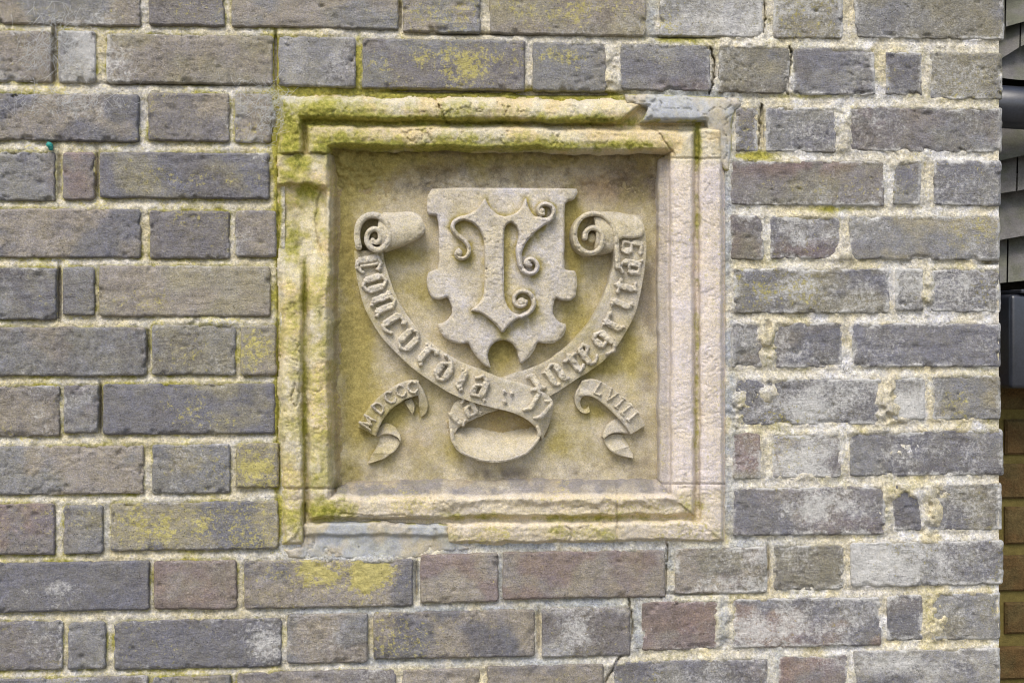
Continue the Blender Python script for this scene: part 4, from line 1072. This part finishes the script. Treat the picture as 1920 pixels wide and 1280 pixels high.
def tube(name, pts, r, mat, parent=None, n=20, cap=True):
    pts = [Vector(p) for p in pts]
    V = []; F = []
    for i, p in enumerate(pts):
        d = (pts[min(i + 1, len(pts) - 1)] - pts[max(i - 1, 0)]).normalized()
        a = d.cross(Vector((0, .3, 1))).normalized(); b = d.cross(a)
        rr = r[i] if isinstance(r, (list, tuple)) else r
        for k_ in range(n):
            t = 2 * math.pi * k_ / n
            V.append(tuple(p + a * (rr * math.cos(t)) + b * (rr * math.sin(t))))
    for i in range(len(pts) - 1):
        for k_ in range(n):
            j = (k_ + 1) % n
            F.append((i * n + k_, (i + 1) * n + k_, (i + 1) * n + j, i * n + j))
    if cap:
        F.append(tuple(range(n))); F.append(tuple(reversed(range((len(pts) - 1) * n, len(pts) * n))))
    return mesh(name, V, F, mat, parent)
pa = W(1700, 190, -YN + .125); pb = W(2400, 232, -YN + .125)
pipe = thing('waste_pipe', 'thick glossy black pipe running level across the grey tiles', 'pipe', Vector(pa))
tube('pipe_run', [pa, pa * .6 + pb * .4, pb], .0355, M_BLACK, pipe, 28)
c1 = pa * .55 + pb * .45
tube('pipe_collar', [c1, c1 * .92 + pb * .08], .041, M_BLACK, pipe, 28)

# black box (rainwater hopper) : rounded body with a rim, and a slim backplate
hp = thing('rainwater_hopper', 'black box fixed under the grey tiles and above the brown bricks', 'hopper', Vector(W(1960, 725, -YN + .08)))
def rbox(name, x0, x1, y0, y1, z0, z1, b, mat, parent, taper=0.0):
    import bmesh
    bm = bmesh.new()
    bmesh.ops.create_cube(bm, size=1)
    for v in bm.verts:
        lowz = v.co.z < 0
        ins = taper if lowz else 0
        v.co = Vector(((x0 + ins) if v.co.x < 0 else (x1 - ins), y0 + ins * .5 if v.co.y < 0 else y1, z0 if lowz else z1))
    bmesh.ops.bevel(bm, geom=list(bm.edges), offset=b, segments=4, profile=.5, affect='EDGES')
    V = [tuple(v.co) for v in bm.verts]; bm.verts.index_update()
    F = [tuple(v.index for v in f_.verts) for f_ in bm.faces]
    bm.free()
    return mesh(name, V, F, mat, parent)
q0 = W(1895, 551, -YN + .12); q1 = W(2080, 728, -YN + .12)
rbox('hopper_body', q0[0], q1[0], YN - .12, YN - .012, q1[2], q0[2], .008, M_BLACK, hp)
q2 = W(1868, 557, -YN + .05); q3 = W(2110, 722, -YN + .05)
rbox('back_plate', q2[0], q3[0], YN - .06, YN - .006, q3[2], q2[2], .004, M_BLACK, hp)
q4 = W(1912, 546, -YN + .12)
rbox('hopper_rim', q4[0], q1[0] - .015, YN - .125, YN - .03, q0[2] + .001, q0[2] + .008, .002, M_BLACK, hp)

# ------------------------------------------------------------------ small things
pl = thing('wall_plug', 'tiny teal plastic plug end poking from the joint at the left', 'plug', Vector(W(94, 274, -.004)))
p0 = Vector(W(95, 275, -.008)); p1 = Vector(W(93, 272, .004)); p2 = Vector(W(88, 269, .006))
tube('plug_body', [p0, p1, p2], [.0035, .0038, .0026], M_TEAL, pl, 12)
tube('plug_lip', [Vector(W(96, 281, .0)), Vector(W(94, 272, .003))], [.0025, .0034], M_TEAL, pl, 10)

def cobweb(label, spots, seed):
    r_ = random.Random(seed)
    V = []; F = []
    for (cx, cy, rx, ry, n) in spots:
        for _ in range(n):
            x, y = r_.gauss(cx, rx * .5), r_.gauss(cy, ry * .5)
            a = r_.uniform(0, math.pi); L = r_.uniform(8, 30)
            sag = r_.uniform(-4, 4); h0 = r_.uniform(.001, .005); wd = r_.uniform(.00008, .00017)
            prev = None
            for i in range(6):
                t = i / 5 - .5
                p = W(x + math.cos(a) * L * t + math.sin(a) * sag * (1 - 4 * t * t), y + math.sin(a) * L * t + math.cos(a) * sag * (1 - 4 * t * t), h0 + .001 * math.sin(i))
                b = len(V)
                V += [p + np.array([0, -wd, wd]), p + np.array([wd, wd, -wd]), p + np.array([-wd, wd, -wd])]
                if prev is not None:
                    for k_ in range(3):
                        j = (k_ + 1) % 3
                        F.append((prev + k_, prev + j, b + j, b + k_))
                prev = b
    o = mesh('cobweb', V, np.array(F), M_WEB)
    o['label'] = label; o['category'] = 'cobweb'
    return o
cobweb('white cobweb spread over the bricks near the upper left edge', [(75, 100, 40, 60, 170), (140, 95, 34, 50, 190), (130, 190, 110, 26, 170), (110, 40, 70, 40, 60)], 3)
cobweb('white cobweb in the joint at the upper left corner of the stone surround', [(500, 215, 30, 50, 150), (530, 200, 30, 30, 90), (470, 180, 50, 40, 60)], 4)
